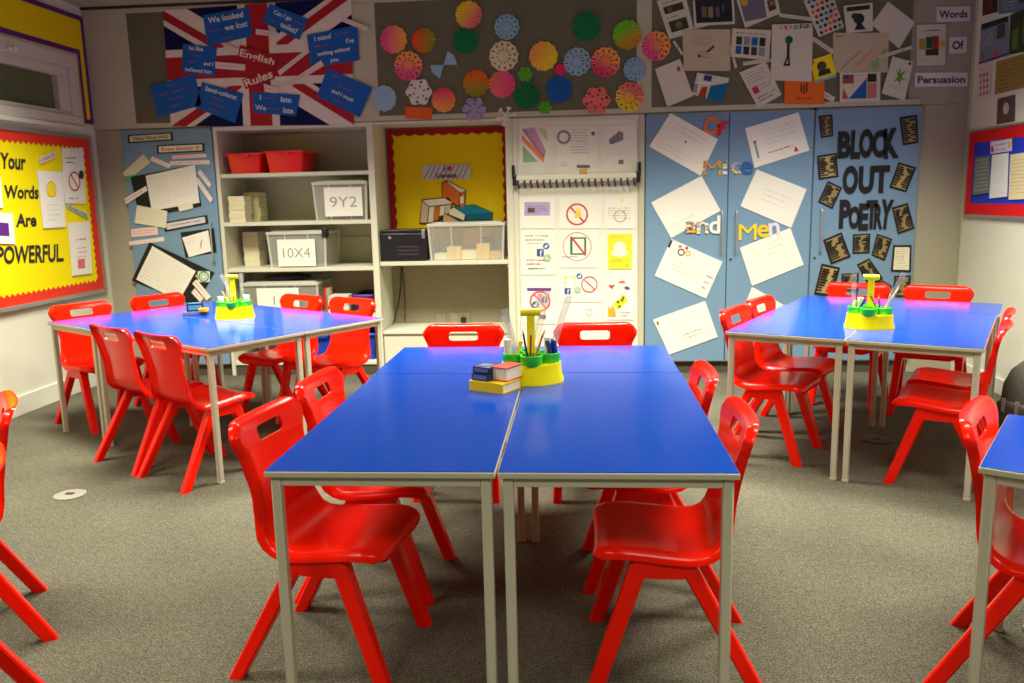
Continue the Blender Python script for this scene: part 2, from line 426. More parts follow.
def put_marks(b, P, W, H, base, marks):
    k = base
    for mk in marks:
        k += .0005; t = mk[0]
        if t == 'r':
            _, u0, v0, u1, v1, m = mk; b.add([P(u0,v0,k),P(u1,v0,k),P(u1,v1,k),P(u0,v1,k)], [(0,1,2,3)], m)
        elif t == 'p': b.add([P(u,v,k) for u, v in mk[1]], [list(range(len(mk[1])))], mk[2])
        elif t == 'd':
            _, u, v, r, m = mk[:5]; rr = mk[5] if len(mk) > 5 else r*H/W
            b.add([P(u+rr*math.cos(2*PI*i/24), v+r*math.sin(2*PI*i/24), k) for i in range(24)], [list(range(24))], m)
        elif t == 'o':
            _, u, v, r, w, m = mk; n = 32; vs = []
            for i in range(n):
                a = 2*PI*i/n
                vs += [P(u+r*H/W*math.cos(a), v+r*math.sin(a), k), P(u+(r-w)*H/W*math.cos(a), v+(r-w)*math.sin(a), k)]
            b.add(vs, [(2*i, 2*((i+1)%n), 2*((i+1)%n)+1, 2*i+1) for i in range(n)], m)
        elif t == 'l':
            _, u0, v0, u1, v1, w, m = mk; dx, dy = (u1-u0)*W, (v1-v0)*H; L = math.hypot(dx, dy) or 1; nx, ny = -dy/L*w*H/2, dx/L*w*H/2
            b.add([P(u0+nx/W, v0+ny/H, k), P(u0-nx/W, v0-ny/H, k), P(u1-nx/W, v1-ny/H, k), P(u1+nx/W, v1+ny/H, k)], [(0,1,2,3)], m)
        elif t == 't':
            _, u, v, h, s, m = mk[:6]; ang = rad(mk[6]) if len(mk) > 6 else 0; wmax = mk[7] if len(mk) > 7 else None; bold = mk[8] if len(mk) > 8 else .012
            vs, fs, asp = text_geo(s, bold); sx = 1
            if wmax: sx = wmax*W/(asp*h*H)
            ca, sa = math.cos(ang), math.sin(ang)
            b.add([P(u+(x*sx*ca-y*sa)*h*H/W, v+(x*sx*sa+y*ca)*h, k) for x, y in vs], fs, m)
        elif t == 'w':           # handwriting: rows of short strokes
            _, u0, v0, u1, v1, n, m = mk[:7]; hh = (v1-v0)/n*.24
            rr = random.Random(hash((round(u0*97), round(v0*89), n)) & 0xffff)
            for i in range(n):
                v = v1-(i+.5)*(v1-v0)/n; u = u0
                end = u1-(u1-u0)*(.4*rr.random() if i == n-1 else .1*rr.random())
                while u < end-.01:
                    L = min(end-u, (u1-u0)*(.06+.12*rr.random())); a = v-hh*.5*rr.random(); c = v+hh*(.3+.5*rr.random())
                    b.add([P(u,a,k),P(u+L,a,k),P(u+L,c,k),P(u,c,k)], [(0,1,2,3)], m); u += L+(u1-u0)*.03
def Q(ox, oy, sc): return lambda *pts: [(ox+x/sc, oy+y/sc) for x, y in pts]
def wall_sheet(name, corners, m, marks, label, cat, group=None, **k):
    o = sheet(name, corners, m, marks, **k); return tag(o, label, cat, group)
INK = mat('pencil_grey', srgb(120,116,108), .8); INKL = mat('faint_pencil', srgb(216,212,200), .8); INKR = mat('red_ink', srgb(196,30,28), .6); INKP = mat('pink_ink', srgb(222,110,120), .6)
DK = mat('dark_print', srgb(34,32,34), .6); WH = M_WHITE; BLK = M_BLACK
CREAM = paint(236,228,198); BEIGE = paint(196,184,150); PINKP = paint(240,208,196); NAVY = mat('navy_cloth', srgb(14,20,70), .8, .2); CARDB = paint(18,92,172); FLAGR = paint(172,22,34)
FLAGW = paint(226,214,200); ORNG = paint(236,110,20); YEL = paint(246,222,10); GRN = paint(60,160,50); DGRN = paint(10,100,50); TEAL = paint(0,130,160); PUR = paint(92,40,130); LILAC = paint(176,160,200); PALE = paint(170,200,215); GOLD = paint(226,168,40); GREYP = paint(150,146,150)

# ------------------------------------------------------------------ pin boards of the upper band
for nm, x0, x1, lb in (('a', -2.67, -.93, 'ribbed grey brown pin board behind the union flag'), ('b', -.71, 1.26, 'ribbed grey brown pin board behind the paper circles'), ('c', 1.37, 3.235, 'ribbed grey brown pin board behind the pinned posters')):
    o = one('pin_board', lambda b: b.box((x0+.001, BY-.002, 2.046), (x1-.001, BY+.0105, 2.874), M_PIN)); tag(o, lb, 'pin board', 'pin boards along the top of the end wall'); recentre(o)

# ------------------------------------------------------------------ built-in cupboards
def handle(b, x, z0, z1, y):
    b.tube([(x, y, z1), (x, y-.03, z1-.004), (x, y-.034, z1-.02), (x, y-.034, z0+.02), (x, y-.03, z0+.004), (x, y, z0)], .006, M_METAL, 8)
def cupboard(x0, x1, doors, label, hand):
    x0 += .002; x1 -= .002
    root = empty('cupboard', ((x0+x1)/2, BY+.25, 0), 0, label, 'cupboard')
    inv = Matrix.Translation(-root.location)
    def part(name, fn, parent=root, **k):
        b = MB(); fn(b); b.v = [tuple(Vector(v)-root.location) for v in b.v]; return b.make(name, parent, **k)
    def car(b):
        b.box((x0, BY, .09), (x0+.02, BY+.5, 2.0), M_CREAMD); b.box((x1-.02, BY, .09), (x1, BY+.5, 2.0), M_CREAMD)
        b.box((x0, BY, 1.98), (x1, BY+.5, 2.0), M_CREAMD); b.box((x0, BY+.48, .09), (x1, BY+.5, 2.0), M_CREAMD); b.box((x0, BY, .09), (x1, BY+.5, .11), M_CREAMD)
    part('carcass', car)
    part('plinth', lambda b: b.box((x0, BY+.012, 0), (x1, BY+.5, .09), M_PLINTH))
    for (a, c), hx in zip(doors, hand):
        d = part('door', lambda b: b.box((a, BY-.02, .10), (c, BY-.001, 1.99), M_SKY, .003))
        part('handle', lambda b: handle(b, hx, .945, 1.26, BY-.02), d)
        if hx < (a+c)/2: part('keyhole', lambda b: b.tube([(hx-.035, BY-.019, .895), (hx-.035, BY-.0235, .895)], .009, M_DARK, 10), d)
    return root
cupboard(-2.80, -2.055, [(-2.797, -2.058)], 'pale blue single door cupboard covered in evaluation cards, left of the shelves', [-2.115])
cupboard(1.325, 2.568, [(1.328, 1.944), (1.949, 2.565)], 'pale blue double door cupboard with white sheets and cut-out letters', [1.905, 2.012])
cupboard(2.572, 3.335, [(2.575, 3.332)], 'pale blue single door cupboard with black letters reading BLOCK OUT POETRY', [2.640])

# ------------------------------------------------------------------ shelving unit
SX0, SX1, SBY = -2.05, -.77, BY+.5
SH = (1.636, 1.254, .884, .504, .117)         # top faces of the shelves
def shelving():
    root = empty('shelving_unit', (-1.41, BY+.25, 0), 0, 'tall open cream shelving unit holding trays, boxes and books', 'shelving unit')
    def part(name, fn):
        b = MB(); fn(b); b.v = [tuple(Vector(v)-root.location) for v in b.v]; return b.make(name, root)
    part('side_panel', lambda b: b.box((SX0, BY-.01, 0), (SX0+.03, SBY, 2.0), M_TRIM, .002))
    part('side_panel', lambda b: b.box((SX1-.05, BY-.01, 0), (SX1, SBY, 2.0), M_TRIM, .002))
    part('top_panel', lambda b: b.box((SX0+.03, BY-.01, 1.97), (SX1-.05, SBY, 2.0), M_TRIM, .002))
    part('back_panel', lambda b: b.box((SX0+.03, SBY-.012, .09), (SX1-.05, SBY, 1.97), M_CREAMD))
    for z in SH: part('shelf', lambda b: b.box((SX0+.03, BY-.005, z-.03), (SX1-.05, SBY-.012, z), M_TRIM, .002))
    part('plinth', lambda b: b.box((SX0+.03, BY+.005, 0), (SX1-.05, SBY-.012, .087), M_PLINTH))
    part('rail', lambda b: b.box((SX0+.03, SBY-.028, 1.06), (SX1-.05, SBY-.012, 1.10), M_CREAMD))
shelving()
def tray(x0, x1, y0, y1, z, h, m, label, group):
    root = empty('storage_tray', ((x0+x1)/2, (y0+y1)/2, z), 0, label, 'storage tray', group)
    w, d = (x1-x0)/2, (y1-y0)/2
    def rr(sx, sy, zz, r=.02):
        out = []
        for cx, cy, a0 in ((sx-r, sy-r, 0), (-sx+r, sy-r, 90), (-sx+r, -sy+r, 180), (sx-r, -sy+r, 270)):
            for k in range(4): a = rad(a0+30*k); out.append((cx+r*math.cos(a), cy+r*math.sin(a), zz))
        return out
    def body(b):
        b.loft([rr(w-.035, d-.035, 0), rr(w-.016, d-.016, h-.014)], m, True, False); b.add(rr(w-.035, d-.035, 0), [list(range(16))[::-1]], m)
        b.loft([rr(w-.018, d-.018, h-.014), rr(w-.037, d-.037, .004)], m, True, False); b.add(rr(w-.037, d-.037, .004), [list(range(16))], m)
    one('tray_body', body, root)
    one('rim', lambda b: b.loft([rr(w-.016, d-.016, h-.016), rr(w, d, h-.016), rr(w, d, h-.004), rr(w-.003, d-.003, h), rr(w-.014, d-.014, h), rr(w-.018, d-.018, h-.016)], m, True, False), root)
    one('handle_lip', lambda b: b.box((-.05, -d-.006, h-.035), (.05, -d+.02, h-.014), m, .004), root)
    return root
M_TRAYR = mat('red_tray_plastic', (.92, .015, .01), .35, .5); M_TRAYB = mat('blue_tray_plastic', (.01, .05, .42), .35, .5); M_TRAYP = mat('purple_tray_plastic', (.045, .012, .16), .35, .5)
GT = 'red storage trays on the top shelf'
tray(-1.99, -1.68, 4.465, 4.89, SH[0]+.001, .16, M_TRAYR, 'red storage tray next to the blue cupboard on the top shelf', GT)
tray(-1.67, -1.33, 4.455, 4.88, SH[0]+.001, .17, M_TRAYR, 'red storage tray at the middle of the top shelf', GT)
tray(-1.02, -.83, 4.46, 4.88, SH[3]+.001, .15, M_TRAYP, 'dark purple storage tray beside the lowest clear box', 'trays on the low shelves')
tray(-1.05, -.83, 4.465, 4.89, SH[4]+.001, .22, M_TRAYB, 'blue storage tray on the bottom shelf, by the side panel', 'trays on the low shelves')
tray(-1.45, -1.12, 4.465, 4.89, SH[4]+.001, .22, M_TRAYB, 'blue storage tray on the bottom shelf, seen between chair and table legs', 'trays on the low shelves')

def clear_plastic():
    m = bpy.data.materials.new('frosted_clear_plastic'); m.use_nodes = True; nt = m.node_tree; b = nt.nodes['Principled BSDF']
    b.inputs['Base Color'].default_value = (.74, .74, .66, 1); b.inputs['Roughness'].default_value = .22; b.inputs['Alpha'].default_value = .45; return m
M_CLEAR = clear_plastic(); M_CLEAR.node_tree.nodes['Principled BSDF'].inputs['Alpha'].default_value = .33
M_LID = clear_plastic(); M_LID.name = 'milky_lid_plastic'; M_LID.node_tree.nodes['Principled BSDF'].inputs['Alpha'].default_value = .72
def book_block(b, x0, x1, y0, y1, z0, z1, cover, spine='y'):
    t = min(.004, (z1-z0)*.2)
    b.box((x0+.003, y0+.003, z0+t), (x1-.003, y1-.003, z1-t), paint(232,222,188))
    b.box((x0, y0, z0), (x1, y1, z0+t), cover); b.box((x0, y0, z1-t), (x1, y1, z1), cover)
    if spine == 'y': b.box((x0, y0, z0), (x1, y0+t, z1), cover)
def book(x0, x1, y0, y1, z0, z1, cover, label, group=None, rz=0, spine='y'):
    root = empty('book', ((x0+x1)/2, (y0+y1)/2, z0), rad(rz), label, 'book', group)
    w, d, h = (x1-x0)/2, (y1-y0)/2, z1-z0; t = min(.004, h*.18)
    one('pages', lambda b: b.box((-w+.003, -d+t, t), (w-.003, d-.004, h-t), paint(236,228,200)), root)
    def cov(b):
        b.box((-w, -d, 0), (w, d, t), cover); b.box((-w, -d, h-t), (w, d, h), cover)
        if spine == 'y': b.box((-w, -d, t), (w, -d+t, h-t), cover)
        else: b.box((-w, -d+t, t), (-w+t, d, h-t), cover)
    one('cover', cov, root)
    return root
def clear_box(x0, x1, y0, y1, z, h, text, label, lx0, lx1, lz0, lz1, contents, clip=None):
    root = empty('clear_storage_box', ((x0+x1)/2, (y0+y1)/2, z), 0, label, 'storage box', 'clear lidded storage boxes')
    w, d = (x1-x0)/2, (y1-y0)/2
    def tub(b):
        i = .02; zt = h-.03
        a = [(-w+i, -d+i, 0), (w-i, -d+i, 0), (w-i, d-i, 0), (-w+i, d-i, 0)]; c = [(-w+.006, -d+.006, zt), (w-.006, -d+.006, zt), (w-.006, d-.006, zt), (-w+.006, d-.006, zt)]
        b.loft([a, c], M_CLEAR, False, False); b.add(a, [(3,2,1,0)], M_CLEAR)
        for k in range(4):
            p, q = Vector(a[k]), Vector(c[k]); b.tube([p, q], .009, M_LID, 6)
        for f in (.3, .7): b.tube([Vector(a[0]).lerp(Vector(a[1]), f)+Vector((0,-.003,0)), Vector(c[0]).lerp(Vector(c[1]), f)+Vector((0,-.003,0))], .005, M_LID, 6)
    one('tub', tub, root)
    def lid(b):
        b.box((-w-.006, -d-.006, h-.034), (w+.006, d+.006, h-.008), M_LID, .006); b.box((-w+.03, -d+.03, h-.008), (w-.03, d-.03, h), M_LID, .004)
    one('lid', lid, root)
    if clip: one('clip', lambda b: b.box((w-.03, -d-.012, h-.06), (w+.014, -d+.05, h+.012), M_DARK, .006), root)
    if text:
        def lab(b):
            cx = (x0+x1)/2; y = -d-.004
            def P(u, v, k): return Vector((lx0-cx+(lx1-lx0)*u, y-k, lz0-z+(lz1-lz0)*v))
            b.box((lx0-cx, y-.002, lz0-z), (lx1-cx, y, lz1-z), WH)
            put_marks(b, P, lx1-lx0, lz1-lz0, .002, [('t', .5, .5, .36, text, mat('grey_print', srgb(140,140,138), .6), 0, .72 if len(text) > 2 else .22, -.006)])
        o = one('label', lab, root)
    return root
SW, SD = .0, .0
clear_box(-1.285, -.845, 4.465, 4.86, SH[1]+.001, .31, '9Y2', 'clear lidded box labelled 9Y2 on the second shelf', -1.19, -.885, 1.285, 1.51, 1)
clear_box(-1.685, -1.20, 4.465, 4.86, SH[2]+.001, .295, '10X4', 'clear lidded box labelled 10X4 on the third shelf', -1.60, -1.29, .895, 1.11, 1, clip=True)
clear_box(-1.93, -1.29, 4.465, 4.86, SH[3]+.001, .265, '11', 'clear lidded box labelled 11, low on the shelves behind the table', -1.80, -1.45, .52, .72, 1)
rb = random.Random(3)
def book_pile(x, y, z, n, w, d, t, cover, what, group):
    zz = z
    for i in range(n):
        hh = t*(.85+.3*rb.random()); dx = .008*(rb.random()-.5); dy = .012*(rb.random()-.5)
        pos = 'bottom' if i == 0 else ('top' if i == n-1 else '%s up' % ('second third fourth fifth sixth seventh'.split()[i-1]))
        book(x-w/2+dx, x+w/2+dx, y-d/2+dy, y+d/2+dy, zz, zz+hh-.0006, cover, '%s book of %s' % (pos, what) if pos in ('bottom', 'top') else '%s book in %s' % (pos, what), group, rz=4*(rb.random()-.5)); zz += hh
CRM = paint(226,216,176)
book_pile(-1.915, 4.55, SH[1]+.001, 6, .13, .16, .034, CRM, 'the front cream pile on the second shelf', 'paperbacks on the second shelf')
book_pile(-1.87, 4.76, SH[1]+.001, 6, .13, .18, .038, paint(206,200,140), 'the rear cream pile on the second shelf', 'paperbacks on the second shelf')
book_pile(-1.905, 4.76, SH[2]+.001, 7, .13, .19, .040, CRM, 'the cream pile on the third shelf', 'paperbacks on the third shelf')
book_pile(-1.135, 4.58, SH[3]+.001, 5, .16, .2, .03, paint(210,200,190), 'the pale pile right of the lowest clear box', 'books low on the shelves')
book(-1.245, -1.225, 4.47, 4.66, SH[3]+.001, SH[3]+.21, paint(190,40,30), 'thin red book standing beside the lowest clear box', None, 0, 'y')
o = one('fabric_bundle', lambda b: b.loft([[(-1.60+.20*s*math.cos(2*PI*k/20), 4.66+.15*s*math.sin(2*PI*k/20), SH[3]+.2685+z) for k in range(20)] for s, z in ((.8, 0), (1, .012), (.95, .03), (.6, .045), (.2, .05))], mat('dark_purple_cloth', (.035, .02, .06), .9)))
tag(o, 'dark purple folded cloth on the lid of the lowest clear box', 'cloth'); recentre(o)

# ------------------------------------------------------------------ alcove with notice board, shelf, low cabinet
AY = BY+.42
def alc(b):
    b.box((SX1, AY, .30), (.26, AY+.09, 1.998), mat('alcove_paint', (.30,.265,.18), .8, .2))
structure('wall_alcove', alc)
structure('trim_4', lambda b: b.box((SX1+.001, BY-.004, 1.985), (.261, AY-.001, 2.0), M_TRIM))
structure('trim_5', lambda b: b.box((.262, BY-.005, 0), (.317, AY+.09, 2.0), M_TRIM))
root = empty('low_cabinet', ((SX1+.26)/2, BY+.2, 0), 0, 'low cream cabinet under the alcove with the sockets', 'cabinet')
def lcb(b): b.box((SX1+.006-root.location.x, -.195, .0905), (.258-root.location.x, .215, .3345), M_TRIM, .002)
one('body', lcb, root)
one('worktop', lambda b: b.box((SX1+.004-root.location.x, -.21, .335), (.260-root.location.x, .218, .36), M_TRIM, .003), root)
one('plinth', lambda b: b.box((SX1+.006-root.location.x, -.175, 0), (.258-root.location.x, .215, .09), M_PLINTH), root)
root = empty('wall_shelf', ((SX1+.26)/2, BY+.2, .886), 0, 'cream shelf across the alcove below the library board', 'shelf')
one('board', lambda b: b.box((SX1+.004-root.location.x, -.198, 0), (.260-root.location.x, .21, .032), M_TRIM, .003), root)
for sx in (SX1+.012, .245): one('bracket', lambda b: b.box((sx-root.location.x, -.16, -.03), (sx+.013-root.location.x, .18, 0), M_TRIM), root)
ASZ = .886+.0325
# library notice board at the back of the alcove: yellow with a scalloped dark red border
Z8 = Q(375, 115, 4.407)
def scallop_board(name, x0, x1, z0, z1, y, border, back, bw, step, label):
    root = empty(name, ((x0+x1)/2, y, z0), 0, label, 'notice board')
    c = root.location
    one('backing', lambda b: b.box((x0-c.x, -.012, 0), (x1-c.x, 0, z1-z0), back), root)
    def br(b):
        W, H = x1-x0, z1-z0
        def strip(length, f):
            n = max(2, round(length/step)); top = []; low = []
            for i in range(n*8+1):
                t = i/(n*8)*length; dd = bw*(.72+.28*abs(math.cos(PI*t/step*1.0)))
                top.append(f(t, 0)); low.append(f(t, dd))
            m = len(top); b.add(top+low, [(i, i+1, m+i+1, m+i) for i in range(m-1)], border)
        strip(W, lambda t, d: (x0-c.x+t, -.016, H-d)); strip(W, lambda t, d: (x0-c.x+t, -.0165, d))
        strip(H, lambda t, d: (x0-c.x+d, -.017, t)); strip(H, lambda t, d: (x1-c.x-d, -.0175, t))
    one('scalloped_border', br, root)
    return root
M_YB = mat('yellow_backing_paper', srgb(238,206,0), .7, .2); M_RB = mat('dark_red_border', srgb(160,14,18), .6, .3)
scallop_board('notice_board', -.755, .255, .93, 1.975, AY-.001, M_RB, M_YB, .058, .095, 'yellow notice board with scalloped dark red border at the back of the alcove')
PB = ('y', AY-.0175)
stripe = [('l', u, -.0, u+.16, 1.0, .09, GREYP) for u in (.02,.12,.22,.32,.42,.52,.62,.72,.82)]
wall_sheet('sign_card', Z8((210,222),(420,217),(422,282),(212,285)), paint(214,212,206), stripe + [('t', .46, .72, .36, 'I', DK, 0, None, .03), ('p', [(.56,.52),(.62,.72),(.61,.86),(.575,.88),(.56,.8),(.545,.88),(.51,.86),(.50,.72)], INKR), ('t', .5, .27, .34, 'Literature', DK, 0, .42, .02)], 'striped grey card reading I heart Literature on the yellow board', 'sign', plane=PB)
def cut(name, pts, m, marks, label, plane=PB, off=.003, **k):
    fn = (lambda p: aty(p[0], p[1], plane[1])); b = MB(); q = [fn(p)+Vector((0,-off,0)) for p in pts]
    b.prism(q, (0,-.003,0), m)
    for mp, mm in marks:
        off += .0006; b.prism([fn(p)+Vector((0,-off-.0025,0)) for p in mp], (0,-.0005,0), mm)
    o = b.make(name); recentre(o); tag(o, label, 'cut-out picture', 'cut-out book pictures'); return o
OB = paint(222,110,20)
cut('book_picture', Z8((293,300),(318,288),(402,332),(396,408),(366,404),(296,368)), DK, [(Z8((297,302),(318,296),(374,340),(368,400),(300,364)), OB), (Z8((318,291),(398,333),(378,342),(322,297)), CREAM), (Z8((380,344),(398,336),(393,404),(374,402)), OB), (Z8((376,360),(392,356),(391,388),(375,390)), CREAM)], 'cut-out picture of an orange book leaning on the yellow board')
cut('book_picture', Z8((206,372),(328,360),(344,392),(330,440),(300,462),(285,470),(232,480),(196,480)), DK, [(Z8((210,376),(328,364),(340,390),(238,402)), CREAM), (Z8((208,380),(236,404),(230,474),(200,474)), paint(222,190,150)), (Z8((240,406),(262,404),(256,470),(234,474)), CREAM), (Z8((264,404),(286,402),(280,462),(258,468)), OB), (Z8((288,402),(310,398),(304,440),(284,446)), CREAM), (Z8((312,398),(338,394),(326,432),(308,438)), paint(222,190,150))], 'cut-out picture of a row of cream books on the yellow board')
cut('book_picture', Z8((322,418),(350,402),(440,394),(522,430),(518,462),(400,468),(380,472),(326,440)), DK, [(Z8((352,406),(440,398),(518,431),(404,440)), TEAL), (Z8((326,420),(348,408),(398,440),(392,464),(328,438)), CREAM), (Z8((404,443),(516,434),(513,459),(404,464)), paint(0,100,130))], 'cut-out picture of a teal book lying flat on the yellow board')
cut('book_picture', Z8((300,432),(326,440),(388,470),(384,478),(296,478)), DK, [(Z8((304,438),(326,444),(376,472),(300,474)), paint(226,170,120))], 'cut-out picture of a peach book beneath the teal one')
root = empty('black_storage_case', (-.572, 4.60, ASZ), 0, 'black plastic case with a lid on the alcove shelf', 'case')
one('body', lambda b: b.box((-.182, -.13, 0), (.182, .13, .225), M_DARK, .012), root)
one('lid', lambda b: b.box((-.186, -.134, .2255), (.186, .134, .252), M_DARK, .008), root)
one('latch', lambda b: b.box((.15, -.142, .18), (.175, -.1305, .25), M_METAL, .003), root)
one('badge', lambda b: b.tube([(-.11, -.1305, .19), (-.11, -.133, .19)], .013, M_METAL, 14), root)
one('vent_panel', lambda b: [b.box((-.05, -.1325, .05+.03*k), (.12, -.1305, .062+.03*k), mat('grey_vent', (.04,.04,.045), .5)) for k in range(3)], root)
clear_box(-.375, .235, 4.47, 4.80, ASZ, .30, None, 'clear lidded box of paperbacks on the alcove shelf', 0, 0, 0, 0, 1)
xx = -.335
for i, (w, h, cv, what) in enumerate(((.10,.05,CRM,'cream paperback lying at the black case end of the clear alcove box'), (.11,.10,paint(228,200,120),'ochre paperback in the clear alcove box, second along'), (.12,.07,CRM,'cream paperback in the middle of the clear alcove box'), (.10,.12,paint(226,190,90),'tall yellow paperback towards the pillar end of the clear alcove box'), (.09,.06,paint(200,150,110),'tan paperback at the pillar end of the clear alcove box'))):
    book(xx, xx+w, 4.51, 4.66, ASZ+.006, ASZ+.006+h, cv, what, 'paperbacks in the clear alcove box'); xx += w+.004
book(-.13, .10, 4.735, 4.765, ASZ+.006, ASZ+.24, paint(232,180,60), 'large orange book upright at the back of the clear alcove box', 'paperbacks in the clear alcove box')
book(.03, .13, 4.705, 4.72, ASZ+.006, ASZ+.17, paint(60,80,140), 'small blue book upright inside the clear alcove box', 'paperbacks in the clear alcove box')
def cable(p, r, label):
    o = one('power_cable', lambda b: b.tube(p, r, M_DARK, 6)); tag(o, label, 'cable', 'cables under the alcove shelf'); recentre(o)
def ap(px, py, y): v = aty(px, py, y); return v
cable([ap(401.5,267,AY-.02), ap(401,285,AY-.03), ap(399,300,AY-.06), ap(395,318,AY-.12), ap(393,324,AY-.16)], .006, 'thick black cable hanging under the alcove shelf')
cable([ap(402.5,267,AY-.012), ap(404,285,AY-.012), ap(405,305,AY-.02), ap(405,322,AY-.03)], .0035, 'thin dark cable hanging beside the thick one')
def socket(px0, py0, px1, py1, label, plug):
    a, c = aty(px0, py1, AY), aty(px1, py0, AY); root = empty('wall_socket', ((a.x+c.x)/2, AY-.001, a.z), 0, label, 'socket', 'sockets in the alcove')
    w, h = (c.x-a.x)/2, c.z-a.z
    one('plate', lambda b: b.box((-w, -.012, 0), (w, 0, h), mat('brown_socket_plate', (.30,.265,.18), .5), .003), root)  # plate and switch coloured the same brown as the alcove wall
    one('switch', lambda b: b.box((-.012, -.017, h*.6), (.012, -.0125, h*.85), mat('brown_socket_plate', (.30,.265,.18), .5), .002), root)
    if plug: one('plug', lambda b: b.tube([(.03, -.0125, h*.4), (.03, -.05, h*.4)], .024, M_DARK, 14), root)
socket(436, 313, 446, 324, 'single cream wall socket in the alcove', False)
socket(451, 312, 470, 324, 'double wall socket with a round black plug in it', True)

# ------------------------------------------------------------------ poster panel between the pillar and the blue cupboards
def pan(b):
    b.box((.319, BY+.004, 0), (1.320, BY+.10, 2.0), mat('white_panel_board', (.80,.78,.66), .55, .3)); b.box((.319, BY-.02, 0), (.352, BY+.004, 1.99), M_TRIM, .004); b.box((1.278, BY-.02, 0), (1.320, BY+.004, 1.99), M_CREAMD, .004)
    b.box((.352, BY-.012, 1.955), (1.278, BY+.004, 1.99), M_TRIM, .003)
structure('wall_panel', pan)
PP = ('y', BY+.003)
rz = 1.545
root = empty('poster_hanger', (.80, BY-.03, rz), 0, 'white rod with black end brackets and ring clips holding posters', 'poster hanger')
one('rail', lambda b: b.box((-.475, -.045, -.018), (.475, -.025, .018), M_TRIM, .006), root)
for sx in (-1, 1):
    def brk(b):
        b.box((sx*.455, -.05, -.055), (sx*.485, .028, .03), M_DARK, .005); b.box((sx*.468, -.02, .0), (sx*.492, .028, .10), M_DARK, .004)
    one('bracket', brk, root)
for k in range(19):
    x = -.44+.88*k/18
    def clipf(b):
        b.tube([(x, -.02, -.016), (x-.004, -.045, -.03), (x, -.05, -.055), (x+.004, -.03, -.072), (x, -.012, -.06)], .0085, M_DARK, 6)
    one('ring_clip', clipf, root)
Z6 = Q(505, 115, 6.507); Z7 = Q(505, 200, 5.254)
def no_sign(u, v, r, w=.05, m=INKR): return [('o', u, v, r, r*.16, m), ('l', u-r*.55*.8, v+r*.66, u+r*.55*.8, v-r*.66, r*.16, m)]
def ghost(u, v, s, a, m):      # small white app-icon shape; a = H/W
    p = [(-.5,-.38),(-.62,-.2),(-.42,-.05),(-.42,.22),(-.26,.46),(0,.54),(.26,.46),(.42,.22),(.42,-.05),(.62,-.2),(.5,-.38),(.2,-.46),(0,-.54),(-.2,-.46)]
    return ('p', [(u+x*s*a, v+y*s) for x, y in p], m)
def bird(u, v, s, a): return [('d', u, v, s, paint(40,90,170)), ('p', [(u-.6*s*a, v-.1*s), (u, v+.1*s), (u+.2*s*a, v+.6*s), (u+.6*s*a, v+.3*s), (u+.1*s*a, v-.55*s), (u-.4*s*a, v-.45*s)], WH)]
def fsq(u, v, s, a): return [('r', u-s*a, v-s, u+s*a, v+s, paint(30,60,140)), ('t', u+.2*s*a, v-.1*s, 1.5*s, 'f', WH)]
def phone(u, v, s, a): return [('d', u, v, s, paint(40,160,70)), ('o', u, v, s*.75, s*.2, WH), ('l', u-.3*s*a, v+.3*s, u+.3*s*a, v-.3*s, s*.4, WH)]
GP = 'hand drawn posters on the cream panel'
def pz(zf, c): return zf(*c)
PS = lambda nm, c, marks, lb, m=WH, zf=Z7, off=.002: wall_sheet('poster', zf(*c), m, marks, lb, 'poster', GP, plane=PP, off=off)
PS(0, ((95,70),(310,70),(310,325),(95,325)), [('p', [(.08,.92),(.45,.95),(.80,.35),(.72,.12)], paint(200,120,170)), ('p', [(.06,.78),(.08,.62),(.72,.06),(.75,.2)], ORNG), ('p', [(.1,.5),(.55,.08),(.1,.06)], paint(120,180,120)), ('p', [(.55,.95),(.82,.9),(.85,.6)], paint(190,200,120)), ('l', .1,.9,.75,.2,.03, PUR)], 'poster with diagonal pink, orange and green stripes above the rod', zf=Z6)
PS(0, ((335,70),(600,70),(600,405),(335,405)), [('o', .18,.78,.14,.05, INK), ('w', .35,.45,.8,.95,9, INK), ('d', .9,.85,.04, DK), ('w', .1,.2,.3,.3,2, INK), ('r', .5,.18,.82,.24, DK), ('r', .56,.04,.76,.16, GOLD)], 'grey pencil poster at the middle above the rod', zf=Z6)
PS(0, ((625,70),(862,70),(862,405),(625,405)), [('p', [(.2,.72),(.5,.9),(.62,.86),(.6,.72),(.3,.64)], mat('slate_ink', srgb(80,84,110), .6)), ('d', .27,.67,.03, DK), ('d', .55,.8,.03, INKR), ('r', .48,.26,.62,.34, mat('plum_ink', srgb(90,40,60), .6)), ('w', .1,.42,.9,.56,3, INKL)], 'poster with a small dark doodle above the rod, cupboard end', zf=Z6)
PS(0, ((80,-12),(262,-12),(262,150),(80,150)), [('r', .12,.42,.86,.86, LILAC), ('w', .2,.5,.8,.75,4, PUR), ('r', .22,.52,.42,.68, mat('plum_ink'
, srgb(90,40,60), .6))], 'poster with a lilac sketch just below the rod')
PS(0, ((285,-12),(508,-12),(508,150),(285,150)), no_sign(.42,.46,.36) + [('p', [(.36,.34),(.42,.70),(.5,.62),(.52,.36)], paint(240,200,60)), ('d', .45,.6,.08, paint(250,220,90))], 'poster with a red prohibition ring over a yellow shape')
PS(0, ((525,-12),(684,-12),(684,150),(525,150)), [('w', .1,.3,.9,.7,5, mat('olive_pencil', srgb(150,150,110), .7)), ('o', .5,.4,.2,.03, mat('olive_pencil', srgb(150,150,110), .7)), ('d', .55,.92,.04, YEL)], 'poster with a pale olive sketch below the rod')
a_ = 1.2
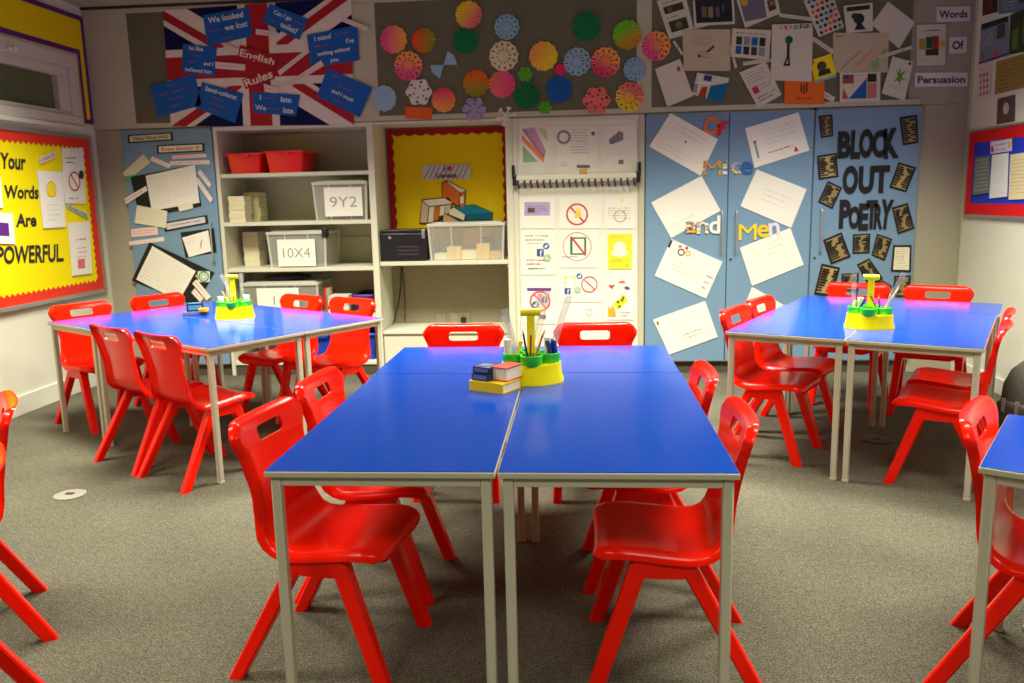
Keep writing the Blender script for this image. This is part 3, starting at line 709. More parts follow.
PS(0, ((85,160),(265,160),(265,392),(85,392)), [('w', .12,.74,.82,.92,2, DK), ('w', .18,.68,.7,.74,1, INKR)] + [ghost(.25,.50,.16,a_,paint(240,236,210))] + fsq(.56,.50,.085,a_) + bird(.73,.65,.075,a_) + phone(.76,.38,.08,a_) + [('w', .16,.20,.7,.38,2, INKR), ('w', .2,.10,.88,.18,1, DK)], 'poster with red and black lettering around small app icons')
PS(0, ((285,165),(490,165),(490,355),(285,355)), [('o', .46,.58,.40,.02, INKR), ('r', .28,.38,.34,.84, DGRN), ('r', .28,.80,.68,.84, DGRN), ('r', .64,.34,.69,.84, DGRN), ('r', .28,.36,.68,.40, DGRN), ('l', .30,.86,.68,.34,.05, INKR), ('w', .06,.26,.6,.34,1, INK)], 'poster with a green square struck through in red')
PS(0, ((540,178),(666,178),(664,362),(542,362)), [ghost(.5,.56,.42,1.4,paint(246,240,216)), ('w', .1,.88,.86,.94,1, mat('mustard_ink', srgb(150,130,40), .6)), ('w', .1,.18,.9,.3,2, mat('mustard_ink', srgb(150,130,40), .6)), ('l', .75,.06,.85,.14,.015, DK)], 'bright yellow poster with a white app icon', m=YEL)
PS(0, ((95,430),(268,430),(266,650),(95,650)), [('r', .12,.78,.86,.86, PUR), ('o', .52,.54,.25,.045, paint(226,70,30)), ('l', .34,.70,.70,.38,.04, paint(226,70,30))] + bird(.38,.46,.085,1.25) + fsq(.65,.58,.07,1.25) + [('d', .52,.66,.07, paint(230,130,160)), ('r', .5,.12,.7,.22, PUR)], 'poster with a purple bar over an orange ring of app icons')
PS(0, ((292,372),(508,372),(508,535),(292,535)), [('r', .09,.45,.36,.83, paint(244,204,50)), ghost(.23,.62,.36,.75,WH)] + bird(.46,.83,.10,.75) + fsq(.17,.35,.10,.75) + phone(.41,.38,.10,.75) + [('o', .70,.57,.26,.03, INKR), ('l', .58,.72,.82,.42,.03, INKR)], 'poster with four app icons next to a thin red prohibition ring')
PS(0, ((522,395),(682,395),(682,628),(522,628)), [('p', [(.24,.68),(.34,.76),(.33,.79),(.28,.79),(.24,.77),(.2,.79),(.15,.79),(.14,.76)], INKR), ('p', [(.45,.82),(.7,.82),(.64,.88),(.5,.87)], paint(226,90,50)), ('p', [(.62,.72),(.74,.76),(.86,.71),(.76,.66)], paint(50,70,130)), ('p', [(.28,.36),(.62,.58),(.78,.44),(.44,.22)], YEL), ('d', .45,.40,.035, DGRN), ('d', .58,.44,.035, DGRN), ('d', .5,.30,.03, DGRN), ('d', .62,.5,.03, DGRN), ('p', [(.12,.08),(.12,.34),(.2,.24),(.27,.34),(.36,.22),(.38,.08)], GOLD), ('w', .5,.06,.9,.2,2, INKP)], 'poster with hearts, a spotted yellow tag and an orange crown')
PS(0, ((300,542),(512,548),(508,660),(290,655)), [('w', .1,.3,.4,.8,5, INKL), ('o', .68,.6,.16,.03, INKP), ('w', .5,.2,.9,.45,3, INKL)], 'white poster with faint pencil boxes, lowest on the panel', off=.006)
# crinkled clear sleeves hanging over the posters
def film_material():
    m = bpy.data.materials.new('clear_film'); m.use_nodes = True; b = m.node_tree.nodes['Principled BSDF']
    b.inputs['Base Color'].default_value = (.8, .78, .7, 1); b.inputs['Roughness'].default_value = .16; b.inputs['Alpha'].default_value = .16; b.inputs['Specular IOR Level'].default_value = .7; return m
M_FILM = film_material(); M_FILM2 = film_material(); M_FILM2.name = 'thin_clear_film'; M_FILM2.node_tree.nodes['Principled BSDF'].inputs['Alpha'].default_value = .05
def film(x0, x1, z0, z1, y, amp, label, m=None):
    b = MB(); nx, nz = 60, 50; vs = []
    for j in range(nz+1):
        for i in range(nx+1):
            u, v = i/nx, j/nz
            vs.append((x0+(x1-x0)*u, y+amp*(math.sin(7*u+5*v)*.4+math.sin(21*v+6*math.sin(4*u)+3*u)*.4*(.3+.7*u)+math.sin(31*u-9*v)*.2), z0+(z1-z0)*v))
    b.add(vs, [(j*(nx+1)+i, j*(nx+1)+i+1, (j+1)*(nx+1)+i+1, (j+1)*(nx+1)+i) for j in range(nz) for i in range(nx)], m or M_FILM, True)
    o = b.make('plastic_sleeve'); recentre(o); tag(o, label, 'plastic sleeve', 'clear film over the posters')
film(.40, 1.255, rz+.035, 1.93, BY-.034, .024, 'crinkled clear film over the posters above the rod')
film(.37, 1.265, .58, rz-.075, BY-.012, .0035, 'clear film over the posters below the rod', M_FILM2)
# ------------------------------------------------------------------ cards on the left blue cupboard
ZA = Q(115, 125, 3.695); PD = ('y', BY-.0205)
GC = 'cards stuck to the left blue cupboard'
def CA(c, m, marks, lb, off=.002, nm='paper_card', cat='card'): return wall_sheet(nm, ZA(*c), m, marks, lb, cat, GC, plane=PD, off=off)
BK = paint(28,30,24); STRIP = paint(238,224,210)
CA(((48,37),(212,27),(215,57),(50,68)), BK, [('r', .04,.16,.96,.86, paint(206,208,160)), ('t', .5,.5,.42,'What Went Well', DK, 0, .78)], 'black edged strip reading What Went Well at the top of the blue door', nm='title_strip')
CA(((155,75),(330,67),(331,98),(157,107)), BK, [('r', .04,.16,.96,.86, CREAM), ('t', .5,.5,.42,'Even Better If', INKR, 0, .8)], 'black edged strip reading Even Better If in red', nm='title_strip')
CA(((212,113),(338,106),(339,119),(213,126)), PINKP, [('w', .05,.25,.95,.75,1, INKP)], 'thin pink strip directly under the Even Better If strip')
CA(((203,134),(350,129),(351,145),(204,149)), STRIP, [('w', .05,.25,.95,.75,1, INKP)], 'second thin pink strip under the Even Better If strip')
CA(((138,116),(208,146),(201,160),(131,131)), STRIP, [('w', .05,.3,.95,.7,1, INKL)], 'thin cream strip slanting down to the corner of the open booklet')
CA(((28,178),(105,107),(131,139),(48,204)), paint(214,216,180), [('p', [(0,0),(.32,0),(0,.55)], paint(90,190,60)), ('w', .2,.45,.9,.9,3, INKL)], 'pale green card with a bright green corner, tilted at the door edge')
CA(((58,192),(296,146),(320,300),(92,345)), BK, [], 'large black backing sheet behind the open lined booklet')
CA(((115,188),(297,147),(314,287),(138,317)), WH, [('l', .5,0,.5,1,.008, INKL), ('w', .06,.08,.46,.94,11, INKL), ('w', .54,.2,.96,.94,9, INKL), ('d', .04,.5,.012, DK), ('d', .05,.9,.012, DK)], 'open lined booklet pinned on black paper, upper of the two big pages', off=.006, nm='open_booklet', cat='booklet')
CA(((316,163),(358,219),(350,232),(308,178)), STRIP, [('w', .05,.3,.95,.7,1, INKP)], 'short cream strip at the top right corner of the open booklet', off=.008)
CA(((308,193),(364,274),(355,287),(299,207)), STRIP, [('w', .05,.3,.95,.7,1, INKP)], 'longer cream strip down the right edge of the open booklet', off=.010)
CA(((38,272),(117,225),(122,242),(45,292)), STRIP, [('w', .05,.2,.95,.8,1, INKR)], 'cream strip with red writing left of the open booklet', off=.010)
CA(((84,296),(196,318),(191,381),(75,362)), paint(226,222,190), [('w', .08,.2,.9,.85,3, INKL)], 'cream card under the lower left corner of the open booklet', off=.009)
CA(((234,296),(288,284),(291,308),(241,320)), CREAM, [('w', .1,.3,.9,.7,1, INKL)], 'small cream tab below the open booklet', off=.010)
CA(((180,360),(341,332),(346,364),(185,395)), BK, [('r', .06,.18,.94,.84, paint(214,204,204)), ('w', .14,.32,.86,.68,1, PUR)], 'black edged strip with purple writing in the middle of the door', nm='title_strip')
CA(((60,385),(158,375),(160,405),(63,415)), PINKP, [('w', .05,.2,.95,.8,2, INKP)], 'pink card above a cream strip at the hinge side of the door')
CA(((52,431),(181,413),(183,429),(55,445)), STRIP, [('w', .05,.3,.95,.7,1, INKP)], 'cream strip just above the large tilted black sheet')
CA(((242,397),(366,381),(376,470),(262,490)), BK, [], 'black square behind the white card beside the door handle')
CA(((250,416),(346,389),(357,466),(275,488)), WH, [('p', [(.5,.2),(.58,.25),(.74,.72),(.62,.5),(.62,.3)], mat('brown_doodle', srgb(90,50,20), .7)), ('w', .1,.55,.5,.9,3, INKL)], 'white card with a brown doodle beside the door handle', off=.006)
CA(((128,432),(368,545),(300,668),(62,575)), BK, [], 'large tilted black sheet behind a blank page at the bottom of the door')
CA(((140,447),(300,540),(238,650),(80,570)), WH, [('w', .05,.1,.45,.9,9, INKL), ('w', .55,.1,.95,.9,9, INKL), ('l', .5,0,.5,1,.006, INKL)], 'open pale booklet on the tilted black sheet, lower of the two', off=.006, nm='open_booklet', cat='booklet')
CA(((308,540),(352,540),(352,580),(308,580)), mat('badge_paper', srgb(215,225,200), .6), [('d', .5,.5,.5, paint(70,150,120)), ('d', .5,.5,.36, WH), ('o', .5,.5,.26,.08, paint(70,150,120)), ('d', -.05,.55,.15, GOLD)], 'small round green and white badge on the tilted black sheet', off=.007, nm='badge', cat='badge')
CA(((303,570),(357,634),(341,648),(288,585)), STRIP, [('w', .05,.3,.95,.7,1, INKP)], 'cream strip over the lower right side of the tilted black sheet', off=.010)
CA(((298,603),(330,640),(318,654),(285,618)), STRIP, [('w', .05,.3,.95,.7,1, INKP)], 'shorter cream strip beside the one on the tilted black sheet', off=.013)

# ------------------------------------------------------------------ sheets and letters on the blue double cupboard
ZB = Q(640, 110, 2.733); ZC = Q(725, 110, 3.411)
GS = 'white work sheets on the blue double cupboard'
def DS(z, c, marks, lb): return wall_sheet('work_sheet', z(*c), WH, marks, lb, 'sheet', GS, plane=PD, off=.003)
DS(ZB, ((83,8),(213,80),(165,180),(25,100)), [('d', .5,.55,.03, INK), ('w', .1,.1,.9,.3,2, INKL), ('w', .2,.65,.9,.9,2, INKL)], 'white sheet at the top of the left door, its corner touching the letter M')
DS(ZB, ((30,253),(168,180),(220,275),(85,350)), [('w', .1,.05,.6,.3,2, INKL)], 'white sheet on the left door, second from the top, overlapping the word and')
DS(ZB, ((85,352),(225,415),(180,515),(40,453)), [('r', .0,.78,.04,.98, DK), ('o', .26,.80,.09,.03, DK), ('o', .38,.84,.07,.03, GOLD), ('d', .20,.92,.04, ORNG), ('d', .32,.95,.04, INKR), ('w', .2,.3,.8,.6,3, INKL), ('w', .84,.15,.98,.6,3, INKP)], 'white sheet on the left door, third from the top, with small doodles at one corner')
DS(ZB, ((35,573),(178,522),(212,620),(80,668)), [('w', .2,.4,.7,.7,2, INKL), ('w', .4,.2,.8,.4,2, INK), ('r', .04,.82,.07,.92, DK)], 'white sheet lowest on the left door, close above the table corner')
DS(ZC, ((68,62),(250,8),(288,138),(100,198)), [('r', .09,.2,.13,.55, paint(120,160,150)), ('d', .11,.6,.04, paint(120,100,80)), ('w', .3,.4,.9,.85,4, INKL), ('w', .3,.2,.9,.3,1, INKR), ('p', [(.74,.08),(.82,.08),(.78,.22)], INKR)], 'white sheet at the top of the right door with a small standing figure drawn')
DS(ZC, ((108,203),(278,270),(225,402),(52,328)), [('w', .3,.3,.8,.7,3, INKL), ('w', .3,.05,.4,.12,1, INKL)], 'white sheet on the right door just above the word Men')
DS(ZC, ((50,470),(222,402),(268,528),(92,600)), [('w', .2,.5,.8,.9,3, INKL), ('w', .1,.1,.3,.2,1, INKL)], 'white sheet on the right door just below the word Men')
DS(ZC, ((92,603),(200,665),(165,760),(55,700)), [('w', .2,.3,.8,.7,3, INKL)], 'white sheet lowest on the right door, partly hidden by two chair backs')
def letter(ch, cx, cy, h, m, label, group, w=None, rot=0, bold=.03, plane=PD, off=.004, m2=None, name='cut_out_letter'):
    c = aty(cx, cy, plane[1]); s = (aty(cx, cy-h/2, plane[1])-aty(cx, cy+h/2, plane[1])).length
    vs, fs, asp = text_geo(ch, bold); sx = 1
    if w: sx = (aty(cx+w/2, cy, plane[1])-aty(cx-w/2, cy, plane[1])).length/(asp*s)
    a = rad(rot); b = MB(); pts = []
    for x, y in vs:
        X = x*sx*s; Y = y*s; pts.append((c.x+X*math.cos(a)-Y*math.sin(a), c.z+X*math.sin(a)+Y*math.cos(a)))
    y0, y1 = plane[1]-off, plane[1]-off-.004; n = len(pts)
    used = {}
    for f in fs:
        for i, j in zip(f, f[1:]+f[:1]): used[(i, j)] = 1
    b.add([(x, y1, z) for x, z in pts], fs, m); b.add([(x, y0, z) for x, z in pts], [f[::-1] for f in fs], m)
    b.add([(x, y1, z) for x, z in pts]+[(x, y0, z) for x, z in pts], [(i, j, n+j, n+i) for (i, j) in used if (j, i) not in used], m2 or m)
    o = b.make(name); recentre(o); return tag(o, label, 'letter', group)
GL = 'coloured letters spelling Of Mice and Men'
def multi(name, cols, scale=22):
    m = bpy.data.materials.new(name); m.use_nodes = True; nt = m.node_tree; b = nt.nodes['Principled BSDF']; b.inputs['Roughness'].default_value = .6
    tc = nt.nodes.new('ShaderNodeTexCoord'); v = nt.nodes.new('ShaderNodeTexNoise'); v.inputs['Scale'].default_value = scale; v.inputs['Detail'].default_value = 0
    r = nt.nodes.new('ShaderNodeValToRGB'); r.color_ramp.interpolation = 'CONSTANT'; el = r.color_ramp.elements
    while len(el) < len(cols): el.new(.5)
    for i, c in enumerate(cols): el[i].position = 0 if i == 0 else .30+.40*i/len(cols); el[i].color = (*srgb(*c), 1)
    nt.links.new(tc.outputs['Object'], v.inputs['Vector']); nt.links.new(v.outputs['Fac'], r.inputs['Fac']); nt.links.new(r.outputs['Color'], b.inputs['Base Color']); return m
M_MIX = multi('patchwork_paper', [(40,120,180),(240,190,40),(220,60,40),(60,170,90),(240,230,220)]); M_MIX2 = multi('yellow_white_patchwork', [(240,200,60),(250,240,220),(70,140,200),(240,170,80)])
letter('O', 711.5, 125.5, 18, ORNG, 'orange cut-out letter O at the top of the double cupboard', GL, 16, 0, .018)
letter('f', 721.5, 128.5, 16, paint(214,40,60), 'red cut-out letter f next to the orange O', GL, 11, -18, .018)
letter('M', 712, 168, 15, multi('rainbow_paper', [(70,160,80),(240,210,60),(220,90,60),(230,150,60)], 30), 'rainbow coloured cut-out letter M on the left door', GL, 18, 0, 0)
letter('i', 724.8, 167, 15, M_MIX2, 'pale cut-out letter i at the door join', GL, 5, 0, .018)
letter('c', 736, 168, 12, multi('pastel_patchwork', [(150,190,150),(240,190,120),(120,150,210)], 30), 'pastel cut-out letter c next to the door join', GL, 11, 0, .018)
letter('e', 746.5, 168, 13, paint(40,100,170), 'blue cut-out letter e ending the word Mice', GL, 13, 0, .018)
letter('a', 690.5, 227, 12, M_MIX, 'blue and yellow cut-out letter a under a tilted white sheet', GL, 12, 0, .018, off=.0075)
letter('n', 702.5, 227.5, 12, M_MIX2, 'yellow and white cut-out letter n under a tilted white sheet', GL, 12, 0, .018, off=.0075)
letter('d', 714.5, 224.5, 18, WH, 'white cut-out letter d beside the left door handle', GL, 11, 0, .018, off=.0075)
letter('M', 747.5, 232, 16, paint(244,206,30), 'yellow cut-out capital M beside the right door handle', GL, 18, 0, 0)
letter('e', 763, 231, 13, paint(238,196,40), 'yellow cut-out letter e in the word Men', GL, 12, 0, .018)
letter('n', 774, 229.5, 14, paint(224,214,224), 'pale pink cut-out letter n ending the word Men', GL, 11, 6, .018)

# ------------------------------------------------------------------ BLOCK OUT POETRY
Z9 = Q(800, 100, 3.254); GB = 'black letters spelling BLOCK OUT POETRY'
def BL_(ch, x0, x1, y0, y1, lb, rot=0):
    (cx, cy), = Z9(((x0+x1)/2, (y0+y1)/2)); letter(ch, cx, cy, (y1-y0)/3.254, BLK, lb, GB, (x1-x0)/3.254, rot, .05)
BL_('B', 122,166, 102,190, 'black cut-out letter B starting the top word'); BL_('L', 165,196, 98,192, 'black cut-out letter L between B and O in the top word'); BL_('O', 192,238, 94,190, 'black cut-out letter O in the top word BLOCK')
BL_('C', 234,278, 98,188, 'black cut-out letter C in the top word'); BL_('K', 272,320, 92,192, 'black cut-out letter K ending the top word', 4)
BL_('O', 138,188, 213,307, 'black cut-out letter O starting the word OUT'); BL_('U', 190,240, 215,305, 'black cut-out letter U in the word OUT'); BL_('T', 238,290, 213,302, 'black cut-out letter T ending the word OUT')
BL_('P', 127,164, 324,418, 'black cut-out letter P starting the bottom word'); BL_('O', 158,194, 345,420, 'black cut-out letter O in the bottom word POETRY'); BL_('E', 190,222, 336,424, 'black cut-out letter E in the bottom word')
BL_('T', 214,250, 326,420, 'black cut-out letter T in the bottom word'); BL_('R', 240,268, 338,420, 'black cut-out letter R in the bottom word'); BL_('Y', 260,300, 324,420, 'black cut-out letter Y ending the bottom word', -4)
POEM = paint(150,130,82)
def poem(c, lb, tone=POEM, dark=True):
    mk = [('r', .10,.08,.90,.92, tone)]; r = random.Random(lb)
    for k in range(9):
        v = .12+.087*k; u = .05+.25*r.random()
        if dark: mk.append(('r', .10, v, u+.25, v+.062, BLK)); mk.append(('r', min(.86, u+.25+.14+.22*r.random()), v, .90, v+.062, BLK))
        else: mk.append(('w', .14, v, .86, v+.06, 1, INK))
    return wall_sheet('poem_card', Z9(*c), BLK, mk, lb, 'poem card', 'blacked out poem cards', plane=PD, off=.003)
poem(((60,52),(105,47),(108,118),(68,124)), 'poem card with black border at the top corner beside the double cupboard')
poem(((323,57),(380,48),(385,140),(335,148)), 'poem card with black border right of the letter K')
poem(((55,182),(118,172),(125,250),(60,260)), 'poem card with black border directly below the letter B, pale page showing', paint(176,154,96))
poem(((320,202),(378,220),(345,300),(290,285)), 'tilted poem card right of the letter T of OUT', paint(176,154,96))
poem(((90,263),(137,285),(105,355),(58,332)), 'tilted poem card left of the gap between OUT and POETRY')
poem(((298,350),(350,335),(372,418),(318,437)), 'tilted poem card right of the letter Y')
poem(((75,455),(135,430),(165,510),(100,535)), 'tilted poem card below the letter P, above the door handle foot')
poem(((172,437),(228,434),(226,498),(170,500)), 'upright poem card directly below the letter E')
poem(((250,435),(300,452),(275,523),(232,505)), 'tilted poem card below the letters R and Y')
poem(((303,472),(362,472),(360,560),(295,558)), 'poem card with a plain cream page, low at the outer door edge', CREAM, False)
poem(((185,535),(225,515),(270,580),(225,610)), 'tilted poem card above the caddy handle, low in the middle')
poem(((70,532),(130,545),(105,640),(45,632)), 'large tilted poem card low at the handle side, above a chair back', paint(176,154,96))
poem(((135,565),(190,562),(190,620),(133,622)), 'poem card mostly behind the chair back below the block letters')
poem(((307,572),(360,570),(355,640),(300,640)), 'poem card lowest at the outer door edge, between two chair backs')
poem(((258,580),(298,605),(280,660),(240,640)), 'tilted poem card beside the end of the chair back, behind the rulers')

# ------------------------------------------------------------------ union flag and its cards
ZF = Q(150, 0, 4.0); PF = ('y', BY-.007); PF2 = ('y', BY-.0165)
fl = [('p', [(0,1),(.13,1),(1,.13),(1,0),(.87,0),(0,.87)], FLAGW), ('p', [(0,0),(0,.13),(.87,1),(1,1),(1,.87),(.13,0)], FLAGW),
      ('p', [(0,1),(.0,.92),(.42,.5),(.5,.5)], FLAGR), ('p', [(1,0),(1,.08),(.58,.5),(.5,.5)], FLAGR), ('p', [(0,0),(.085,0),(.5,.42),(.5,.5)], FLAGR), ('p', [(1,1),(.915,1),(.5,.58),(.5,.5)], FLAGR),
      ('r', .40,0,.60,1, FLAGW), ('r', 0,.34,1,.66, FLAGW), ('r', .44,0,.56,1, FLAGR), ('r', 0,.405,1,.595, FLAGR)]
wall_sheet('union_flag', ZF((52,42),(806,-10),(818,500),(85,506)), NAVY, fl, 'red, white and blue union flag pinned across the top of the end wall', 'flag', plane=PF, th=.002)
GFC = 'blue slogan cards on the union flag'
def FC(c, lines, lb):
    mk = []
    for (u, v, h, s, col) in lines:
        if s: mk.append(('t', u, v, h, s, WH if col else INKP))
        else: mk.append(('w', u-.16, v-.07, u+.16, v+.07, 1, mat('magenta_ink', srgb(170,50,110), .6)))
    return wall_sheet('slogan_card', ZF(*c), CARDB, mk, lb, 'card', GFC, plane=PF2)
FC(((212,62),(395,28),(410,145),(232,185)), [(.48,.80,.20,'We looked',1), (.22,.46,.2,None,0), (.68,.46,.20,'we lost',1), (.5,.12,.16,None,0)], 'blue slogan card beginning We looked, at the top of the flag')
FC(((480,15),(632,75),(598,160),(450,88)), [(.40,.68,.26,'Can I go',1), (.86,.66,.2,None,0), (.2,.30,.2,None,0), (.66,.30,.26,'toilet?',1)], 'blue slogan card reading Can I go toilet, top middle of the flag')
FC(((628,140),(830,100),(838,240),(645,275)), [(.30,.84,.14,'I stand',1), (.7,.84,.12,None,0), (.3,.60,.12,None,0), (.84,.60,.14,"I've",1), (.5,.36,.15,'nothing without',1), (.5,.10,.12,'you.',1)], 'blue slogan card beginning I stand, upper right of the flag')
FC(((710,272),(890,350),(838,470),(668,385)), [(.3,.86,.12,None,0), (.6,.66,.13,'is me and I must',1), (.5,.42,.13,'and I must',1), (.5,.18,.12,None,0)][0:1] + [(.5,.62,.12,None,0), (.5,.40,.13,'and I must',1), (.5,.16,.12,None,0)], 'blue slogan card at the lower right corner of the flag')
FC(((410,368),(600,380),(585,465),(415,450)), [(.17,.76,.24,'I',1), (.40,.76,.22,None,0), (.74,.74,.26,'late.',1), (.17,.26,.26,'We',1), (.48,.26,.22,None,0), (.82,.24,.26,'late.',1)], 'blue slogan card reading I late We late, below the word Rules')
FC(((208,328),(375,375),(340,492),(180,430)), [(.5,.82,.17,'Semi-colons:',1), (.5,.58,.1,None,1), (.5,.36,.1,None,1), (.5,.14,.1,None,1)], 'blue slogan card headed Semi-colons')
FC(((0,345),(180,295),(208,420),(32,470)), [(.5,.86,.1,None,1), (.3,.64,.1,None,0), (.6,.64,.1,None,1), (.5,.42,.1,None,1), (.5,.2,.1,None,1)], 'blue slogan card overhanging the lower left corner of the flag')
FC(((132,175),(268,190),(262,305),(128,290)), [(.4,.88,.14,'be like',1), (.5,.64,.12,None,0), (.3,.40,.12,None,0), (.78,.40,.13,'and I',1), (.5,.13,.14,'believed him',1)], 'blue slogan card beginning be like, at the left side of the flag')
PF3 = ('y', BY-.0235)
wall_sheet('title_card', ZF((360,180),(515,228),(494,276),(350,238)), FLAGR, [('t', .5,.45,.66,'English', FLAGW, 0, .92, .02)], 'red card reading English at the centre of the flag', 'card', plane=PF3)
wall_sheet('title_card', ZF((368,318),(488,268),(500,315),(384,356)), FLAGR, [('t', .5,.5,.74,'Rules', FLAGW, 0, .92, .02)], 'red card reading Rules at the centre of the flag', 'card', plane=PF3)
for c, lb in ((((262,247),(381,258),(380,283),(262,274)), 'white paper strip left of the word English'), (((424,116),(512,128),(510,147),(424,138)), 'white paper strip above the word English'), (((512,285),(632,192),(638,208),(520,302)), 'long white paper strip rising right of the word English'),
              (((540,340),(684,242),(696,262),(548,356)), 'long white paper strip rising right of the word Rules'), (((768,66),(872,108),(868,126),(764,84)), 'white paper strip at the right edge of the flag'), (((300,170),(346,196),(336,212),(294,192)), 'short white paper strip left above the word English'),
              (((455,335),(515,350),(510,374),(460,368)), 'white torn paper strip just below the word Rules')):
    wall_sheet('paper_strip', ZF(*c), paint(226,206,196), [('w', .05,.3,.95,.7,1, INKP)], lb, 'strip', 'white strips on the union flag', plane=PF3)

# ------------------------------------------------------------------ paper circles on the middle pin board
def two_tone(name, c0, c1, ang):
    if name in MATS: return MATS[name]
    m = bpy.data.materials.new(name); m.use_nodes = True; nt = m.node_tree; b = nt.nodes['Principled BSDF']; b.inputs['Roughness'].default_value = .8; b.inputs['Specular IOR Level'].default_value = .2
    tc = nt.nodes.new('ShaderNodeTexCoord'); mp = nt.nodes.new('ShaderNodeMapping'); mp.inputs['Rotation'].default_value = (0, rad(ang), 0)
    sp = nt.nodes.new('ShaderNodeSeparateXYZ'); mr = nt.nodes.new('ShaderNodeMapRange'); mr.inputs['From Min'].default_value = -.06; mr.inputs['From Max'].default_value = .06
    r = nt.nodes.new('ShaderNodeValToRGB'); r.color_ramp.elements[0].color = (*srgb(*c0), 1); r.color_ramp.elements[1].color = (*srgb(*c1), 1)
    nt.links.new(tc.outputs['Object'], mp.inputs['Vector']); nt.links.new(mp.outputs['Vector'], sp.inputs['Vector']); nt.links.new(sp.outputs['X'], mr.inputs['Value']); nt.links.new(mr.outputs['Result'], r.inputs['Fac']); nt.links.new(r.outputs['Color'], b.inputs['Base Color'])
    MATS[name] = m; return m
PINK = (240,84,140); ORA = (246,166,84); YE = (240,210,50); PB_ = (150,185,205); DG = (8,124,70); LIM = (110,200,50); SAL = (236,120,110); OLV = (150,150,50)
def rosette(x, y, r, c0, c1, ang, style, lb):
    px, py = 360+x/3.2, y/3.2; c = aty(px, py, BY-.008); R_ = r/3.2/FPX*(c-CAM).dot(_f)
    m = two_tone('paper_%s_%s_%d' % (c0, c1, ang), c0, c1, ang) if c1 else paint(*c0)
    b = MB(); n = 48; rr = random.Random(lb)
    ph = rr.random()
    if style == 'bow':
        for s in (1, -1):
            pts = [(0,0),(s*.85,.62),(s*1.05,.1),(s*.85,-.62)]; a = rad(35)
            q = [Vector((R_*(p*math.cos(a)-w*math.sin(a)), 0, R_*(p*math.sin(a)+w*math.cos(a)))) for p, w in pts]
            b.prism([v+c for v in q], (0,-.006,0), m)
    elif style == 'star':
        for k in range(6):
            a = 2*PI*k/6+.2; d = Vector((math.cos(a), 0, math.sin(a))); t = Vector((-d.z, 0, d.x))
            b.prism([c+t*R_*.09, c+d*R_+t*R_*.09, c+d*R_-t*R_*.09, c-t*R_*.09], (0,-.005-.0004*k,0), m)
            e = c+d*R_*.85; b.prism([e+t*R_*.24-d*R_*.1, e+t*R_*.24+d*R_*.1, e-t*R_*.24+d*R_*.1, e-t*R_*.24-d*R_*.1], (0,-.0045,0), m)
    else:
        rings = [(0, 0), (.12, 1), (.34, 1), (.52, 1), (.70, 1), (.88, 1), (1.0, 1)]
        vs = [c+Vector((0,-.012,0))]; idx = []
        for t, _ in rings[1:]:
            row = []
            for k in range(n):
                a = 2*PI*k/n + ph
                edge = 1
                if t == 1.0: edge = 1+(.03 if k % 4 < 2 else -.02) if style != 'lobed' else 1+.09*math.cos(a*6)
                dep = .007+(.005 if k % 2 else -.004)*(t if style != 'flat' else 0)+.003*(1-t)
                row.append(len(vs)); vs.append(c+Vector((R_*t*edge*math.cos(a), -dep, R_*t*edge*math.sin(a))))
            idx.append(row)
        fs = [(0, idx[0][k], idx[0][(k+1) % n]) for k in range(n)]
        for j in range(len(idx)-1):
            for k in range(n):
                if style == 'slit' and j in (1, 3) and k % 4 == 0: continue
                if style == 'lobed' and j in (1, 3) and k % 8 in (0, 1): continue
                fs.append((idx[j][k], idx[j+1][k], idx[j+1][(k+1) % n], idx[j][(k+1) % n]))
        b.add(vs, fs, m)
    o = b.make('paper_circle' if style not in ('bow', 'star') else 'paper_bow' if style == 'bow' else 'paper_snowflake')
    me = o.data; me.transform(Matrix.Translation(-c)); o.location = c
    tag(o, lb, 'paper decoration', 'paper circles on the middle pin board')
